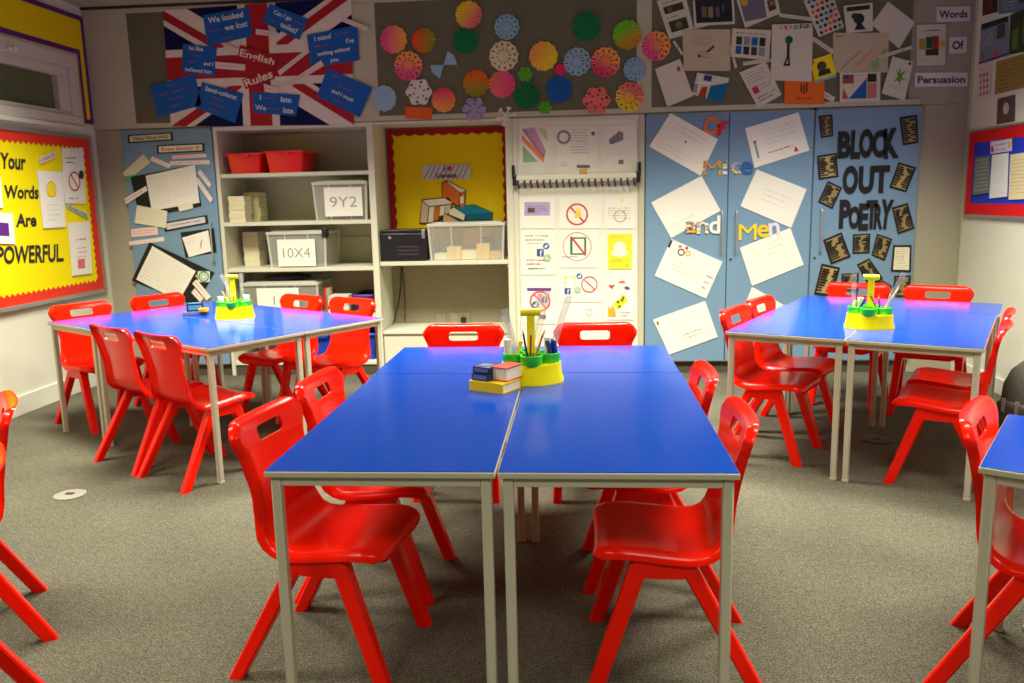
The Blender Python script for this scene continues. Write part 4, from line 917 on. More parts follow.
for a in ((108,127,43,PINK,ORA,0,'pleat','pink to orange paper circle nearest the union flag'), (205,130,38,(236,90,30),OLV,0,'pleat','orange and olive paper circle right of the pink one by the flag'),
          (348,48,42,YE,SAL,-40,'pleat','yellow and salmon paper circle at the top of the board'), (338,132,40,DG,None,0,'pleat','dark green paper circle directly under the yellow and salmon one'),
          (470,87,39,PB_,None,0,'slit','pale blue paper circle above the cream one with slits'), (460,180,46,(226,214,170),None,0,'slit','cream paper circle with many cut slits'),
          (155,212,45,PINK,ORA,80,'slit','pink and orange paper circle left of the pale blue bow'), (268,208,42,PB_,None,0,'bow','pale blue folded paper bow'),
          (189,295,40,(226,220,214),None,0,'lobed','white lacy paper circle at the lower left of the board'), (77,315,40,PB_,None,0,'flat','pale blue paper circle at the corner of the union flag'),
          (268,320,38,ORA,(236,80,110),90,'pleat','pink and orange paper circle next to the white lacy one'), (372,268,42,OLV,(226,110,40),90,'pleat','olive and orange paper circle above the lavender one'),
          (455,270,42,SAL,PINK,0,'pleat','salmon and pink paper circle just below the cream slit one'), (366,350,36,(176,160,196),None,0,'lobed','lavender lacy paper circle at the bottom of the board'),
          (528,238,22,LIM,None,0,'lobed','small lime paper flower above the dark green ring'), (587,180,45,ORA,YE,-30,'pleat','yellow and orange paper circle left of the small hot pink dot'),
          (640,224,17,(226,30,100),None,0,'flat','small hot pink paper dot'), (534,307,41,DG,None,0,'slit','dark green paper circle with a pale middle, low on the board'),
          (592,345,20,LIM,None,0,'lobed','small lime paper flower at the bottom edge, by the blue circle'), (637,287,41,(0,90,160),None,0,'flat','strong blue paper circle'),
          (725,85,44,DG,None,0,'pleat','dark green paper circle high on the board towards the posters'), (695,198,43,PB_,None,0,'slit','pale blue paper circle below the high dark green one'),
          (785,200,46,(226,70,110),ORA,60,'slit','pink and orange paper circle above the salmon one'), (757,322,42,SAL,None,0,'lobed','plain salmon paper circle at the bottom of the board'),
          (855,112,45,LIM,(200,140,50),-60,'pleat','lime and ochre paper circle near the poster end of the board'), (880,222,36,PB_,None,0,'slit','pale blue paper circle below the lime and ochre one'),
          (863,310,45,YE,SAL,60,'slit','yellow and salmon paper circle at the lower poster end of the board'), (948,148,45,PINK,ORA,30,'slit','pink and orange paper circle overlapping the poster board frame'),
          (468,373,32,(226,216,196),None,0,'star','white paper snowflake hanging at the library board corner')): rosette(*a)
dd = aty(526, 96, BY-.014)
ZR = Q(360, 0, 3.2)
wall_sheet('paper_patch', ZR((144,342),(232,344),(230,383),(146,380)), paint(226,96,40), [], 'plain orange paper rectangle on the rail above the library board', 'paper decoration', 'paper circles on the middle pin board', plane=('y', BY-.007))

# ------------------------------------------------------------------ pinned posters on the last pin board
ZP = Q(650, 0, 6.207); ZQ = Q(770, 0, 6.207); GPP = 'posters on the last pin board'
PO = ('y', BY-.003)
OFFWHITE = paint(214,209,184)
_k = [0]
def PN(z, c, m, mk, lb, nm='pinned_poster', cat='poster'):
    _k[0] += 1
    return wall_sheet(nm, z(*c), m, mk, lb, cat, GPP, plane=PO, off=.002+.0022*(_k[0] % 7), th=.0018)
PH1 = paint(60,60,40); PH2 = paint(110,110,70)
PN(ZP, ((40,8),(215,-45),(275,200),(120,245)), OFFWHITE, [('w', .15,.84,.8,.94,1, DK), ('r', .14,.62,.84,.80, PH1), ('d', .35,.71,.06, PH2), ('w', .15,.46,.8,.56,1, DK), ('r', .16,.14,.84,.42, PH1), ('d', .5,.28,.09, PH2)], 'white poster with two small photos, next to the paper circles')
PN(ZP, ((265,4),(518,-6),(526,150),(275,162)), OFFWHITE, [('r', .05,.1,.95,1, mat('night_print', srgb(26,22,34), .6)), ('r', .2,.32,.32,.74, PH2), ('r', .36,.3,.48,.72, paint(150,130,90)), ('r', .54,.32,.64,.7, paint(90,90,110)), ('r', .7,.5,.76,.8, paint(80,70,130))], 'landscape poster with a dark night picture in a white border')
PN(ZP, ((535,0),(780,-50),(808,84),(590,176)), OFFWHITE, [('p', [(.04,.2),(.06,1),(.68,1),(.62,.06)], mat('grey_print_b', srgb(110,106,120), .6)), ('d', .16,.86,.14, paint(200,170,40)), ('r', .72,.25,.92,.7, paint(90,60,40)), ('d', .83,.55,.1, paint(150,120,90))], 'tilted poster with a grey area, yellow spot and a brown portrait')
PN(ZP, ((200,185),(498,184),(496,442),(208,440)), BEIGE, [('w', .22,.6,.62,.9,5, INK), ('l', .5,.45,.66,.6,.05, DK), ('w', .3,.3,.55,.5,3, INK), ('d', .34,.36,.03, DK), ('w', .5,.15,.6,.35,2, INKP)], 'beige sheet with a grey pencil drawing, under the night picture')
PN(ZP, ((508,178),(750,190),(735,376),(498,354)), OFFWHITE, [('w', .1,.78,.9,.92,1, INK)] + [('r', .12+.2*i, .12+.33*j, .27+.2*i, .40+.33*j, (CARDB, DK, PH1, GREYP)[(i+2*j) % 4]) for i in range(4) for j in range(2)], 'white poster with two rows of four small pictures')
PN(ZQ, ((10,155),(263,147),(255,508),(0,500)), OFFWHITE, [('t', .22,.95,.075,'e', GOLD), ('t', .34,.94,.075,'x', INKR), ('t', .46,.94,.075,'p', paint(210,80,60)), ('t', .58,.94,.075,'o', paint(60,80,140)), ('t', .70,.95,.075,'s', DK), ('t', .80,.95,.075,'u', paint(60,80,140)), ('t', .89,.95,.075,'R', INKR), ('t', .97,.95,.06,'e', GOLD), ('d', .42,.72,.07, DGRN), ('r', .38,.40,.44,.66, DK), ('l', .40,.42,.32,.28,.03, DK), ('l', .42,.42,.44,.28,.03, DK), ('r', .3,.26,.46,.3, DK), ('w', .6,.5,.95,.85,8, INKL)], 'white poster headed exposuRe in coloured letters with a thin figure')
PN(ZP, ((155,205),(410,122),(416,140),(162,222)), OFFWHITE, [('w', .05,.2,.95,.8,1, INK)], 'thin white strip across the foot of the night picture', 'paper_strip', 'strip')
PN(ZP, ((575,385),(795,357),(797,378),(578,408)), OFFWHITE, [('w', .05,.2,.95,.8,1, INK)], 'thin white strip below the poster of eight small pictures', 'paper_strip', 'strip')
PN(ZP, ((553,452),(716,384),(816,588),(670,672)), OFFWHITE, [('w', .1,.6,.9,.92,4, INK), ('r', .12,.34,.34,.52, paint(180,40,90)), ('w', .4,.36,.9,.52,2, INK), ('w', .15,.08,.9,.26,2, DK)], 'tilted white sheet with a magenta block, beside the exposure poster')
PN(ZP, ((30,430),(186,366),(266,596),(106,664)), OFFWHITE, [('p', [(.74,.76),(.84,.86),(.88,.80),(.92,.85),(.86,.70)], INKR), ('w', .35,.70,.65,.9,3, INKL), ('w', .2,.5,.6,.56,1, INKP), ('w', .2,.15,.85,.45,3, INKL)], 'tilted white card with a red heart, lowest by the paper circles')
PN(ZP, ((292,452),(490,486),(450,642),(258,586)), OFFWHITE, [('p', [(.48,.0),(.5,.55),(1,.82),(1,0)], paint(0,110,150)), ('p', [(.2,.0),(.44,.0),(.42,.5),(.25,.42)], paint(170,60,30)), ('r', .24,.72,.48,.96, paint(60,60,110)), ('l', .12,.9,.18,.2,.05, WH), ('l', .0,.55,.5,.66,.05, WH), ('r', .0,.1,.12,.5, GREYP)], 'tilted teal, red and white collage card')
PN(ZQ, ((205,8),(375,-60),(455,170),(300,232)), OFFWHITE, [('d', .15+.175*i+.05*(j % 2), .08+.14*j, .045, (paint(40,50,100), INKR, paint(60,110,160), ORNG, DK)[(i*3+j*2) % 5]) for i in range(5) for j in range(7)], 'tilted poster densely dotted with blue, red and orange pictures')
PN(ZQ, ((450,40),(632,20),(634,195),(470,208)), OFFWHITE, [('r', .1,.78,.9,.94, DK), ('d', .5,.48,.2, DK), ('d', .36,.58,.12, PH1), ('p', [(.3,.08),(.42,.3),(.58,.3),(.74,.08)], DK)], 'white poster with a black tree shape under a black bar')
PN(ZQ, ((628,152),(732,10),(900,140),(800,302)), OFFWHITE, [('w', .08,.1,.92,.9,8, INKL), ('r', .4,.05,.95,.2, INKL)], 'large tilted white sheet of faint grey writing')
PN(ZQ, ((390,205),(736,204),(730,450),(392,452)), BEIGE, [('w', .06,.84,.2,.98,1, DK), ('l', .15,.1,.5,.55,.02, INK), ('l', .4,.15,.75,.62,.05, paint(220,150,110)), ('l', .45,.1,.8,.5,.05, paint(226,170,130)), ('d', .76,.2,.12, paint(150,180,110)), ('l', .8,.3,.95,.6,.06, paint(150,180,110)), ('w', .28,.4,.42,.6,3, INKL)], 'beige sheet with orange and green crayon scribble')
PN(ZQ, ((90,468),(335,470),(336,648),(88,650)), ORNG, [('r', .40,.40,.44,.72, mat('dark_brown_print', srgb(90,40,10), .6)), ('r', .47,.36,.51,.68, mat('dark_brown_print', srgb(90,40,10), .6)), ('r', .54,.42,.58,.74, mat('dark_brown_print', srgb(90,40,10), .6)), ('w', .3,.14,.75,.26,1, mat('dark_brown_print', srgb(90,40,10), .6))], 'plain orange poster with small dark print')
PN(ZQ, ((246,378),(378,332),(412,478),(280,516)), YEL, [('p', [(0,0),(1,0),(1,.12),(0,.1)], paint(130,180,190)), ('d', .45,.62,.20, paint(90,50,30)), ('d', .46,.56,.13, paint(70,90,40)), ('p', [(.2,.22),(.25,.45),(.75,.45),(.8,.22)], DK), ('d', .06,.9,.1, paint(200,90,40))], 'bright yellow card with a dark face, overlapping the orange poster')
PN(ZQ, ((430,452),(682,448),(680,628),(430,634)), OFFWHITE, [('p', [(.22,.1),(.66,.1),(.66,.8)], paint(30,90,160)), ('p', [(.06,.1),(.22,.1),(.08,.5)], paint(190,90,50)), ('r', .07,.62,.34,.92, paint(150,80,60)), ('d', .16,.84,.07, paint(60,70,120)), ('r', .68,.66,.90,.94, DK), ('r', .68,.1,.90,.62, paint(200,120,110)), ('w', .38,.84,.62,.92,1, INK)], 'white poster with a blue triangle and three small pictures')
PN(ZQ, ((757,350),(884,386),(832,626),(688,580)), OFFWHITE, [('p', [(.5,.5),(.3,.72),(.46,.62),(.48,.82),(.56,.63),(.78,.76),(.64,.56),(.86,.5),(.62,.48),(.66,.34),(.52,.44),(.34,.36),(.44,.5),(.22,.55)], paint(110,150,40)), ('w', .2,.2,.85,.3,2, paint(140,160,110)), ('d', .86,.93,.04, mat('slate_ink', srgb(80,84,110), .6))], 'tilted white poster with a green leaf')
PN(ZQ, ((668,346),(872,286),(876,306),(674,368)), OFFWHITE, [('w', .05,.2,.95,.8,1, DK)], 'thin white strip with dark writing above the green leaf poster', 'paper_strip', 'strip')
PN(ZQ, ((270,228),(398,312),(386,336),(258,250)), OFFWHITE, [('w', .05,.2,.95,.8,1, INK)], 'thin white strip slanting down from the exposure poster', 'paper_strip', 'strip')
PN(ZQ, ((266,526),(404,606),(388,636),(246,556)), OFFWHITE, [('w', .05,.2,.95,.8,1, DK)], 'thin white strip over the corner of the orange poster', 'paper_strip', 'strip')
PN(ZQ, ((55,84),(276,112),(274,134),(58,106)), OFFWHITE, [('w', .05,.2,.95,.8,1, INK)], 'thin white strip above the exposure poster', 'paper_strip', 'strip')
PN(ZP, ((140,262),(150,252),(205,330),(196,346)), OFFWHITE, [('w', .05,.2,.95,.8,1, INK)], 'thin white strip between the heart card and the two photo poster', 'paper_strip', 'strip')
PN(ZP, ((490,290),(502,286),(540,418),(524,426)), OFFWHITE, [('w', .05,.2,.95,.8,1, INK)], 'thin upright strip beside the poster of eight small pictures', 'paper_strip', 'strip')
ZW = Q(860, 0, 6.207); PBW = ('y', BY+.009)
for c, s, wd in ((((474,44),(682,40),(680,132),(474,138)), 'Words', .86), (((553,232),(661,228),(660,330),(553,334)), 'Of', .66), (((340,452),(668,450),(666,536),(340,540)), 'Persuasion', .9)):
    wall_sheet('word_card', ZW(*c), paint(226,220,208), [('t', .5,.5,.52, s, DK, 0, wd, .03)], 'white card reading %s in bold black print' % s, 'card', 'word cards beside the last pin board', plane=PBW)
wall_sheet('pinned_poster', ZW((350,156),(530,150),(528,404),(350,408)), OFFWHITE, [('w', .2,.80,.85,.9,1, DK), ('r', .08,.40,.30,.66, paint(190,140,40)), ('r', .32,.42,.55,.70, DGRN), ('r', .55,.40,.76,.72, paint(170,50,40)), ('d', .88,.52,.08, GOLD), ('r', .30,.24,.75,.40, PH1), ('w', .06,.08,.3,.16,1, INKP)], 'white poster with a cluster of colourful pictures beside the word Of', 'poster', GPP, plane=PBW, off=.004)

# ------------------------------------------------------------------ right wall: collage and blue notice board
PR = ('x', RX-.001); GR = 'collage sheets on the cream wall'
def RS(c, m, mk, lb): return wall_sheet('collage_sheet', ZW(*c), m, mk, lb, 'sheet', GR, plane=PR)
RS(((766,-10),(858,-60),(856,74),(764,98)), mat('dark_red_print', srgb(50,24,24), .6), [('r', .2,.2,.7,.7, paint(110,40,40))], 'dark reddish picture at the very top of the cream wall')
RS(((866,-40),(1060,-130),(1050,68),(862,88)), mat('steel_blue_print', srgb(90,110,140), .6), [('w', .1,.1,.6,.9,6, paint(180,190,200)), ('r', .7,.3,.95,.8, DK)], 'steel blue sheet at the very top of the cream wall, nearer the camera')
RS(((757,152),(925,98),(925,346),(742,400)), mat('blue_grey_print', srgb(120,130,150), .6), [('r', .0,.86,1,1, DK), ('w', .08,.4,.5,.8,6, paint(190,196,206)), ('r', .62,.5,.9,.84, mat('moss_print', srgb(60,70,60), .6)), ('d', .14,.16,.09, paint(200,60,100)), ('d', .6,.14,.1, paint(210,40,90)), ('l', .0,.02,1,.06,.04, DK)], 'blue grey poster with two pink spots on the cream wall')
RS(((936,92),(1130,10),(1116,300),(930,340)), mat('dark_green_print', srgb(36,46,24), .6), [('r', .1,.1,.3,.6, mat('leaf_print', srgb(80,110,30), .6)), ('r', .45,.2,.7,.8, mat('leaf_print', srgb(80,110,30), .6))], 'dark green picture on the cream wall at the edge of the photo')
RS(((850,382),(1090,312),(1086,528),(838,588)), mat('straw_print', srgb(150,124,50), .7), [('w', .05,.08,.95,.92,7, mat('straw_dark', srgb(110,88,34), .7))], 'straw coloured poster with rows of darker writing on the cream wall')
RS(((745,422),(822,400),(812,590),(738,612)), paint(214,200,190), [('d', .2+.28*(i % 3), .12+.2*(i//3), .06, paint(170,60,80)) for i in range(12)], 'pale sheet spotted dark pink on the cream wall')
ZX = Q(955, 0, 3.104)
wall_sheet('collage_sheet', ZX((68,318),(240,276),(240,372),(62,404)), paint(226,218,196), [('w', .05,.1,.36,.9,6, INKL), ('r', .42,.05,.74,.95, mat('portrait_print', srgb(90,70,60), .6)), ('d', .58,.55,.2, paint(200,180,160)), ('w', .8,.1,1,.9,6, INKL)], 'white sheet with a small portrait, just above the blue notice board', 'sheet', GR, plane=PR)
def rboard():
    y1, y0, z0, z1 = 4.39, 2.9, 1.205, 1.79
    root = empty('notice_board', (RX, (y0+y1)/2, z0), 0, 'blue notice board with a red border on the cream wall', 'notice board')
    c = root.location; red = paint(214,16,24); blue = mat('royal_blue_paper', srgb(20,50,190), .7)
    one('backing', lambda b: b.box((-.014, y0-c.y, 0), (0, y1-c.y, z1-z0), blue), root)
    def br(b):
        w = .075; L = y1-y0; H = z1-z0; n = 60
        for zz, s in ((0, 1), (H, -1)):
            top = [(-.017, -L/2+L*i/n, zz) for i in range(n+1)]; low = [(-.017, -L/2+L*i/n, zz+s*(w+(.008 if i % 2 else 0))) for i in range(n+1)]
            b.add(top+low, [(i, i+1, n+2+i, n+1+i) for i in range(n)], red)
        for yy, s in ((-L/2, 1), (L/2, -1)):
            top = [(-.0175, yy, H*i/24) for i in range(25)]; low = [(-.0175, yy+s*(w*1.05+(.008 if i % 2 else 0)), H*i/24) for i in range(25)]
            b.add(top+low, [(i, i+1, 26+i, 25+i) for i in range(24)], red)
    one('red_border', br, root)
    one('frame', lambda b: [b.box((-.024, y0-c.y-.015, -.015), (0, y1-c.y+.015, -.0005), M_METAL, .002), b.box((-.024, y0-c.y-.015, z1-z0+.0005), (0, y1-c.y+.015, z1-z0+.015), M_METAL, .002), b.box((-.024, y1-c.y+.0005, -.0), (0, y1-c.y+.015, z1-z0), M_METAL, .002), b.box((-.024, y0-c.y-.015, -.0), (0, y0-c.y-.0005, z1-z0), M_METAL, .002)], root)
rboard()
PRB = ('x', RX-.0178); GN = 'papers on the blue notice board'
wall_sheet('notice', ZX((112,440),(178,430),(178,468),(112,478)), paint(206,200,214), [('w', .22,.5,.78,.8,1, DK), ('w', .25,.12,.75,.36,1, DK), ('r', .04,.1,.16,.6, INKR), ('r', .86,.3,.96,.8, GOLD)], 'small title label at the top of the blue notice board', 'notice', GN, plane=PRB)
wall_sheet('notice', ZX((64,490),(110,482),(108,598),(56,606)), mat('grey_notice', srgb(110,116,110), .7), [('w', .08,.06,.92,.96,9, paint(170,176,168))], 'grey printed notice nearest the corner on the blue board', 'notice', GN, plane=PRB)
wall_sheet('notice', ZX((117,482),(168,474),(163,610),(108,616)), paint(226,226,218), [('w', .1,.06,.92,.2,2, INKL), ('w', .15,.3,.85,.9,8, paint(206,208,200))], 'white notice in the middle of the visible blue board', 'notice', GN, plane=PRB)
wall_sheet('notice', ZX((174,480),(250,468),(250,616),(168,620)), paint(226,210,160), [('w', .08,.1,.92,.9,10, paint(190,170,120))], 'cream parchment notice on the blue board at the photo edge', 'notice', GN, plane=PRB)

# ------------------------------------------------------------------ left wall: window, yellow banner, yellow words board
root = empty('window_1', (LX, (WY0+WY1)/2, WZ0)); root['kind'] = 'structure'
c = root.location
M_UPVC = mat('window_frame_paint', (.62, .58, .46), .4, .4)
def wfr(b):
    x0, x1 = -.06-.0, .035
    for (ya, yb, za, zb, d) in ((WY0,WY1,WZ1-.10,WZ1,x1), (WY0,WY1,WZ0,WZ0+.07,x1), (WY1-.11,WY1,WZ0+.07,WZ1-.10,x1), (WY0,WY0+.11,WZ0+.07,WZ1-.10,x1), (2.98,3.06,WZ0+.07,WZ1-.10,x1)):
        b.box((x0, ya-c.y, za-c.z), (d, yb-c.y, zb-c.z), M_UPVC, .006)
    for (ya, yb) in ((3.06, WY1-.11), (WY0+.11, 2.98)):     # opening sashes
        for (p, q, za, zb) in ((ya,yb,WZ1-.17,WZ1-.10), (ya,yb,WZ0+.07,WZ0+.10), (ya,ya+.07,WZ0+.10,WZ1-.17), (yb-.13,yb,WZ0+.10,WZ1-.17)):
            b.box((x0, p-c.y, za-c.z), (.018, q-c.y, zb-c.z), M_UPVC, .005)
one('window_frame', wfr, root, kind='structure')
def glass_material():  # dim green reflection of dusk trees put into the opaque pane's colour
    m = bpy.data.materials.new('painted_dusk_glass'); m.use_nodes = True; nt = m.node_tree; b = nt.nodes['Principled BSDF']; b.inputs['Roughness'].default_value = .12
    tc = nt.nodes.new('ShaderNodeTexCoord'); n = nt.nodes.new('ShaderNodeTexNoise'); n.inputs['Scale'].default_value = 3
    r = nt.nodes.new('ShaderNodeValToRGB'); r.color_ramp.elements[0].color = (.10,.115,.045,1); r.color_ramp.elements[1].color = (.15,.165,.075,1)
    nt.links.new(tc.outputs['Object'], n.inputs['Vector']); nt.links.new(n.outputs['Fac'], r.inputs['Fac']); nt.links.new(r.outputs['Color'], b.inputs['Base Color']); return m
M_GLASS = glass_material()
for ya, yb in ((3.13, WY1-.24), (WY0+.18, 2.85)): one('pane', lambda b: b.box((-.035, ya-c.y-.01, WZ0+.09-c.z), (-.028, yb-c.y+.01, WZ1-.16-c.z), M_GLASS), root, kind='structure')
one('window_sill', lambda b: b.box((-.09, WY0-c.y-.05, -.035), (.05, WY1-c.y, -.0005), M_TRIM, .006), root, kind='structure')
root = empty('banner_board', (LX, 3.4, 2.04), 0, 'yellow banner with purple edging running round the high window', 'banner')
c = root.location; BPUR = mat('purple_edging', srgb(96,20,110), .6)
YT, ZT = 4.437, 2.86
one('yellow_paper', lambda b: b.prism([(.003, 1.6-c.y, ZT-c.z), (.003, YT-c.y, ZT-c.z), (.003, YT-c.y, 2.045-c.z), (.003, 4.315-c.y, 2.045-c.z), (.003, 4.315-c.y, 2.565-c.z), (.003, 1.6-c.y, 2.565-c.z)], (.008,0,0), M_YB), root)
def pe(b):
    e = .036
    for (ya, yb, za, zb) in ((1.6,YT,ZT-e,ZT), (YT-e,YT,2.045,ZT-e), (4.315,YT-e,2.045,2.045+e), (4.315,4.315+e,2.045+e,2.565+e), (1.6,4.315,2.565,2.565+e)):
        b.box((.0112, ya-c.y, za-c.z), (.0135, yb-c.y, zb-c.z), BPUR)
one('purple_border', pe, root)
bolt = one('window_catch', lambda b: [b.box((LX+.0355, 3.47, 2.455), (LX+.05, 3.55, 2.475), M_WHITE, .003), b.box((LX+.0502, 3.50, 2.45), (LX+.075, 3.52, 2.48), M_WHITE, .003)]); tag(bolt, 'small white catch on the top of the window frame', 'window catch'); recentre(bolt)

Z4 = Q(0, 120, 3.415); PL = ('x', LX+.0185)
def lboard():
    y0, y1, z0, z1 = 2.05, 4.325, .752, 1.925
    root = empty('notice_board', (LX, (y0+y1)/2, z0), 0, 'large yellow notice board with zigzag red border reading Your Words Are POWERFUL', 'notice board')
    c = root.location; red = mat('orange_red_border', srgb(226,48,20), .6)
    one('backing', lambda b: b.box((0, y0-c.y, 0), (.014, y1-c.y, z1-z0), mat('bright_yellow_paper', srgb(246,226,0), .7, .2)), root)
    def br(b):
        w = .062; L = y1-y0; H = z1-z0
        def strip(n, f):
            a = [f(i/n, 0) for i in range(n+1)]; d = [f(i/n, w+(.022 if i % 2 else 0)) for i in range(n+1)]
            b.add(a+d, [(i, i+1, n+2+i, n+1+i) for i in range(n)], red)
        n = 2*round(L/.055); m = 2*round(H/.055)
        strip(n, lambda t, d: (.0165, -L/2+L*t, d)); strip(n, lambda t, d: (.0165, -L/2+L*t, H-d)); strip(m, lambda t, d: (.017, L/2-d, H*t)); strip(m, lambda t, d: (.017, -L/2+d, H*t))
    one('zigzag_border', br, root)
    one('frame', lambda b: [b.box((0, y0-c.y-.03, -.03), (.03, y1-c.y+.03, -.0005), M_METAL, .003), b.box((0, y0-c.y-.03, z1-z0+.0005), (.03, y1-c.y+.03, z1-z0+.03), M_METAL, .003), b.box((0, y1-c.y+.0005, 0), (.03, y1-c.y+.03, z1-z0), M_METAL, .003), b.box((0, y0-c.y-.03, 0), (.03, y0-c.y-.0005, z1-z0), M_METAL, .003)], root)
    def P0(px, py): 
        v = atx(px, py, LX+.0172); return v - c
    def word(s, x0, x1, y0_, y1_, slope):     # zoom coordinates of the word box
        (ax, ay), (bx, by), (cx, cy), (dx, dy) = Z4((x0, y0_), (x1, y0_+slope), (x1, y1_+slope), (x0, y1_))
        TL, TR, BR, BL = P0(ax, ay), P0(bx, by), P0(cx, cy), P0(dx, dy)
        vs, fs, asp = text_geo(s, .03)
        o = []
        for x, y in vs:
            u, v = x/asp+.5, y+.5; p = (BL*(1-u)+BR*u)*(1-v)+(TL*(1-u)+TR*u)*v; o.append(p)
        b = MB(); b.add(o, fs, DK); b.make('lettering', root)
    word('Your', 0, 88, 110, 166, 6); word('Words', 14, 132, 222, 268, 2); word('Are', 55, 125, 320, 366, -2); word('POWERFUL.', -10, 218, 432, 494, -10)
lboard()
GY = 'papers on the yellow words board'
def LS(c, m, mk, lb, off=.003): return wall_sheet('pinned_paper', Z4(*c), m, mk, lb, 'paper', GY, plane=PL, off=off)
LS(((132,128),(185,106),(190,127),(136,152)), PINKP, [('t', .5,.5,.5,'CREATE', INK, 0, .85)], 'small pink tag reading CREATE')
LS(((125,172),(212,178),(222,366),(146,370)), WH, [('p', [(.3,.55),(.36,.78),(.5,.84),(.62,.78),(.66,.55)], YEL), ('o', .48,.68,.14,.02, GOLD), ('w', .25,.1,.8,.45,4, INKL)], 'white paper with a yellow doodle between Words and the upright papers')
LS(((208,98),(282,95),(290,286),(220,284)), WH, [('w', .15,.7,.7,.86,2, DK), ('o', .5,.40,.18,.03, INKR), ('l', .35,.52,.66,.28,.03, INKR), ('d', .84,.52,.08, DK), ('w', .2,.04,.85,.14,1, INK)], 'white paper with a red prohibition ring at the top of the yellow board')
LS(((225,284),(297,322),(299,338),(228,300)), PALE, [('t', .5,.5,.7,'ANALYSE', INK, 0, .9)], 'small pale blue tag reading ANALYSE')
LS(((230,352),(304,346),(313,524),(245,532)), WH, [('w', .3,.62,.8,.72,1, INKR), ('w', .3,.3,.8,.55,3, INKP), ('r', .3,.12,.65,.3, INKP)], 'white paper with red print, lowest on the yellow board')
LS(((-60,310),(42,320),(50,424),(-60,420)), WH, [('r', .5,.25,.82,.68, PUR), ('w', .1,.8,.9,.92,1, INKL)], 'white paper with a purple block left of the word Are')
LS(((-70,180),(0,196),(8,300),(-66,296)), WH, [('w', .1,.1,.9,.9,5, INKL)], 'white paper at the photo edge left of the word Words')
# ------------------------------------------------------------------ pencil caddies
M_CY = mat('yellow_caddy_plastic', (1, .86, .0), .3, .5); M_CG = mat('green_cup_plastic', (.03, .55, .02), .35, .5)
M_CLR = clear_plastic(); M_CLR.name = 'clear_ruler_plastic'; M_CLR.node_tree.nodes['Principled BSDF'].inputs['Alpha'].default_value = .30
def caddy(x, y, deg, label, s=1):
    root = empty('pencil_caddy', (x, y, TH), rad(deg), label, 'pencil caddy', 'yellow and green pencil caddies'); root.scale = (s, s, s)
    cups = [(-.066, 0), (.066, 0), (0, -.052), (0, .052)]
    def outline(k, grow):            # rounded outline with four lobes
        return [((.115+grow)*(abs(math.cos(a))**.75)*(1 if math.cos(a) > 0 else -1)*(1+.05*math.cos(4*a)), (.092+grow)*(abs(math.sin(a))**.75)*(1 if math.sin(a) > 0 else -1)*(1+.05*math.cos(4*a)), k) for a in [2*PI*i/48 for i in range(48)]]
    one('base', lambda b: b.loft([outline(0, .004), outline(.010, .003), outline(.03, -.003), outline(.06, -.006), outline(.074, -.008)], M_CY), root)
    for cx, cy in cups:
        one('cup', lambda b: b.lathe([(.040,.07),(.0425,.0735),(.044,.108),(.042,.110),(.038,.110),(.036,.076)], (cx, cy, 0), M_CG, 20), root)
    def hd(b):
        b.loft([[(sx*.015, sy*.010, z) for sx, sy in ((-1,-1),(1,-1),(1,1),(-1,1))] for z in (.074, .262)], M_CY, False)
        b.tube([(-.038, 0, .265), (.038, 0, .265)], .0145, M_CY, 14)
    one('handle', hd, root)
    return root
def stick(name, cad, cx, cy, z0, L, lean, az, r, m, label, cat, group, tip=None, m2=None):
    bx = cad.matrix_basis @ Vector((cx, cy, z0)); d = Vector((math.sin(lean)*math.cos(az), math.sin(lean)*math.sin(az), math.cos(lean)))
    root = empty(name, bx, 0, label, cat, group)
    one('body', lambda b: b.tube([(0,0,0), d*L], r, m, 8), root)
    if tip == 'point':
        one('tip', lambda b: b.tube([d*L, d*(L+.016)], [r, .0008], m2 or paint(222,190,140), 8), root)
    elif tip == 'cap': one('cap', lambda b: b.tube([d*(L-.001), d*(L+.022)], r*1.08, m2 or M_WHITE, 10), root)
    return root
def ruler(cad, cx, cy, z0, L, lean, az, label, m=None):
    bx = cad.matrix_basis @ Vector((cx, cy, z0)); root = empty('ruler', bx, 0, label, 'ruler', 'clear plastic rulers in the caddies')
    d = Vector((math.sin(lean)*math.cos(az), math.sin(lean)*math.sin(az), math.cos(lean))); t = d.cross(Vector((0, 1, 0))).normalized()*-.0125; n = d.cross(t).normalized()*.0012
    one('blade', lambda b: b.loft([[p-t-n, p+t-n, p+t+n, p-t+n] for p in (Vector((0,0,0)), d*L)], m or M_CLR, False), root)
    def ticks(b):
        for k in range(2, 24):
            p = d*(L*k/24); w = .5 if k % 5 == 0 else .75
            b.loft([[p+t*w-n*1.25, p+t-n*1.25, p+t-n*1.1, p+t*w-n*1.1], [q+v for q, v in zip([p+t*w-n*1.25, p+t-n*1.25, p+t-n*1.1, p+t*w-n*1.1], [d*.0012]*4)]], DK, False)
    one('tick_marks', ticks, root)
GE = 'pens and pencils in the caddies'
PB1 = paint(30,60,150); NAT = paint(214,160,90)
def fill(cad, tagname, pens):
    for p in pens: stick(*p[:1], cad, *p[1:9], '%s %s' % (p[9], tagname), p[10], GE, p[11], p[12] if len(p) > 12 else None)
c0 = caddy(.634, 1.072, 4, 'yellow and green pencil caddy on the front tables', 1.0)
T0 = 'in the front caddy'
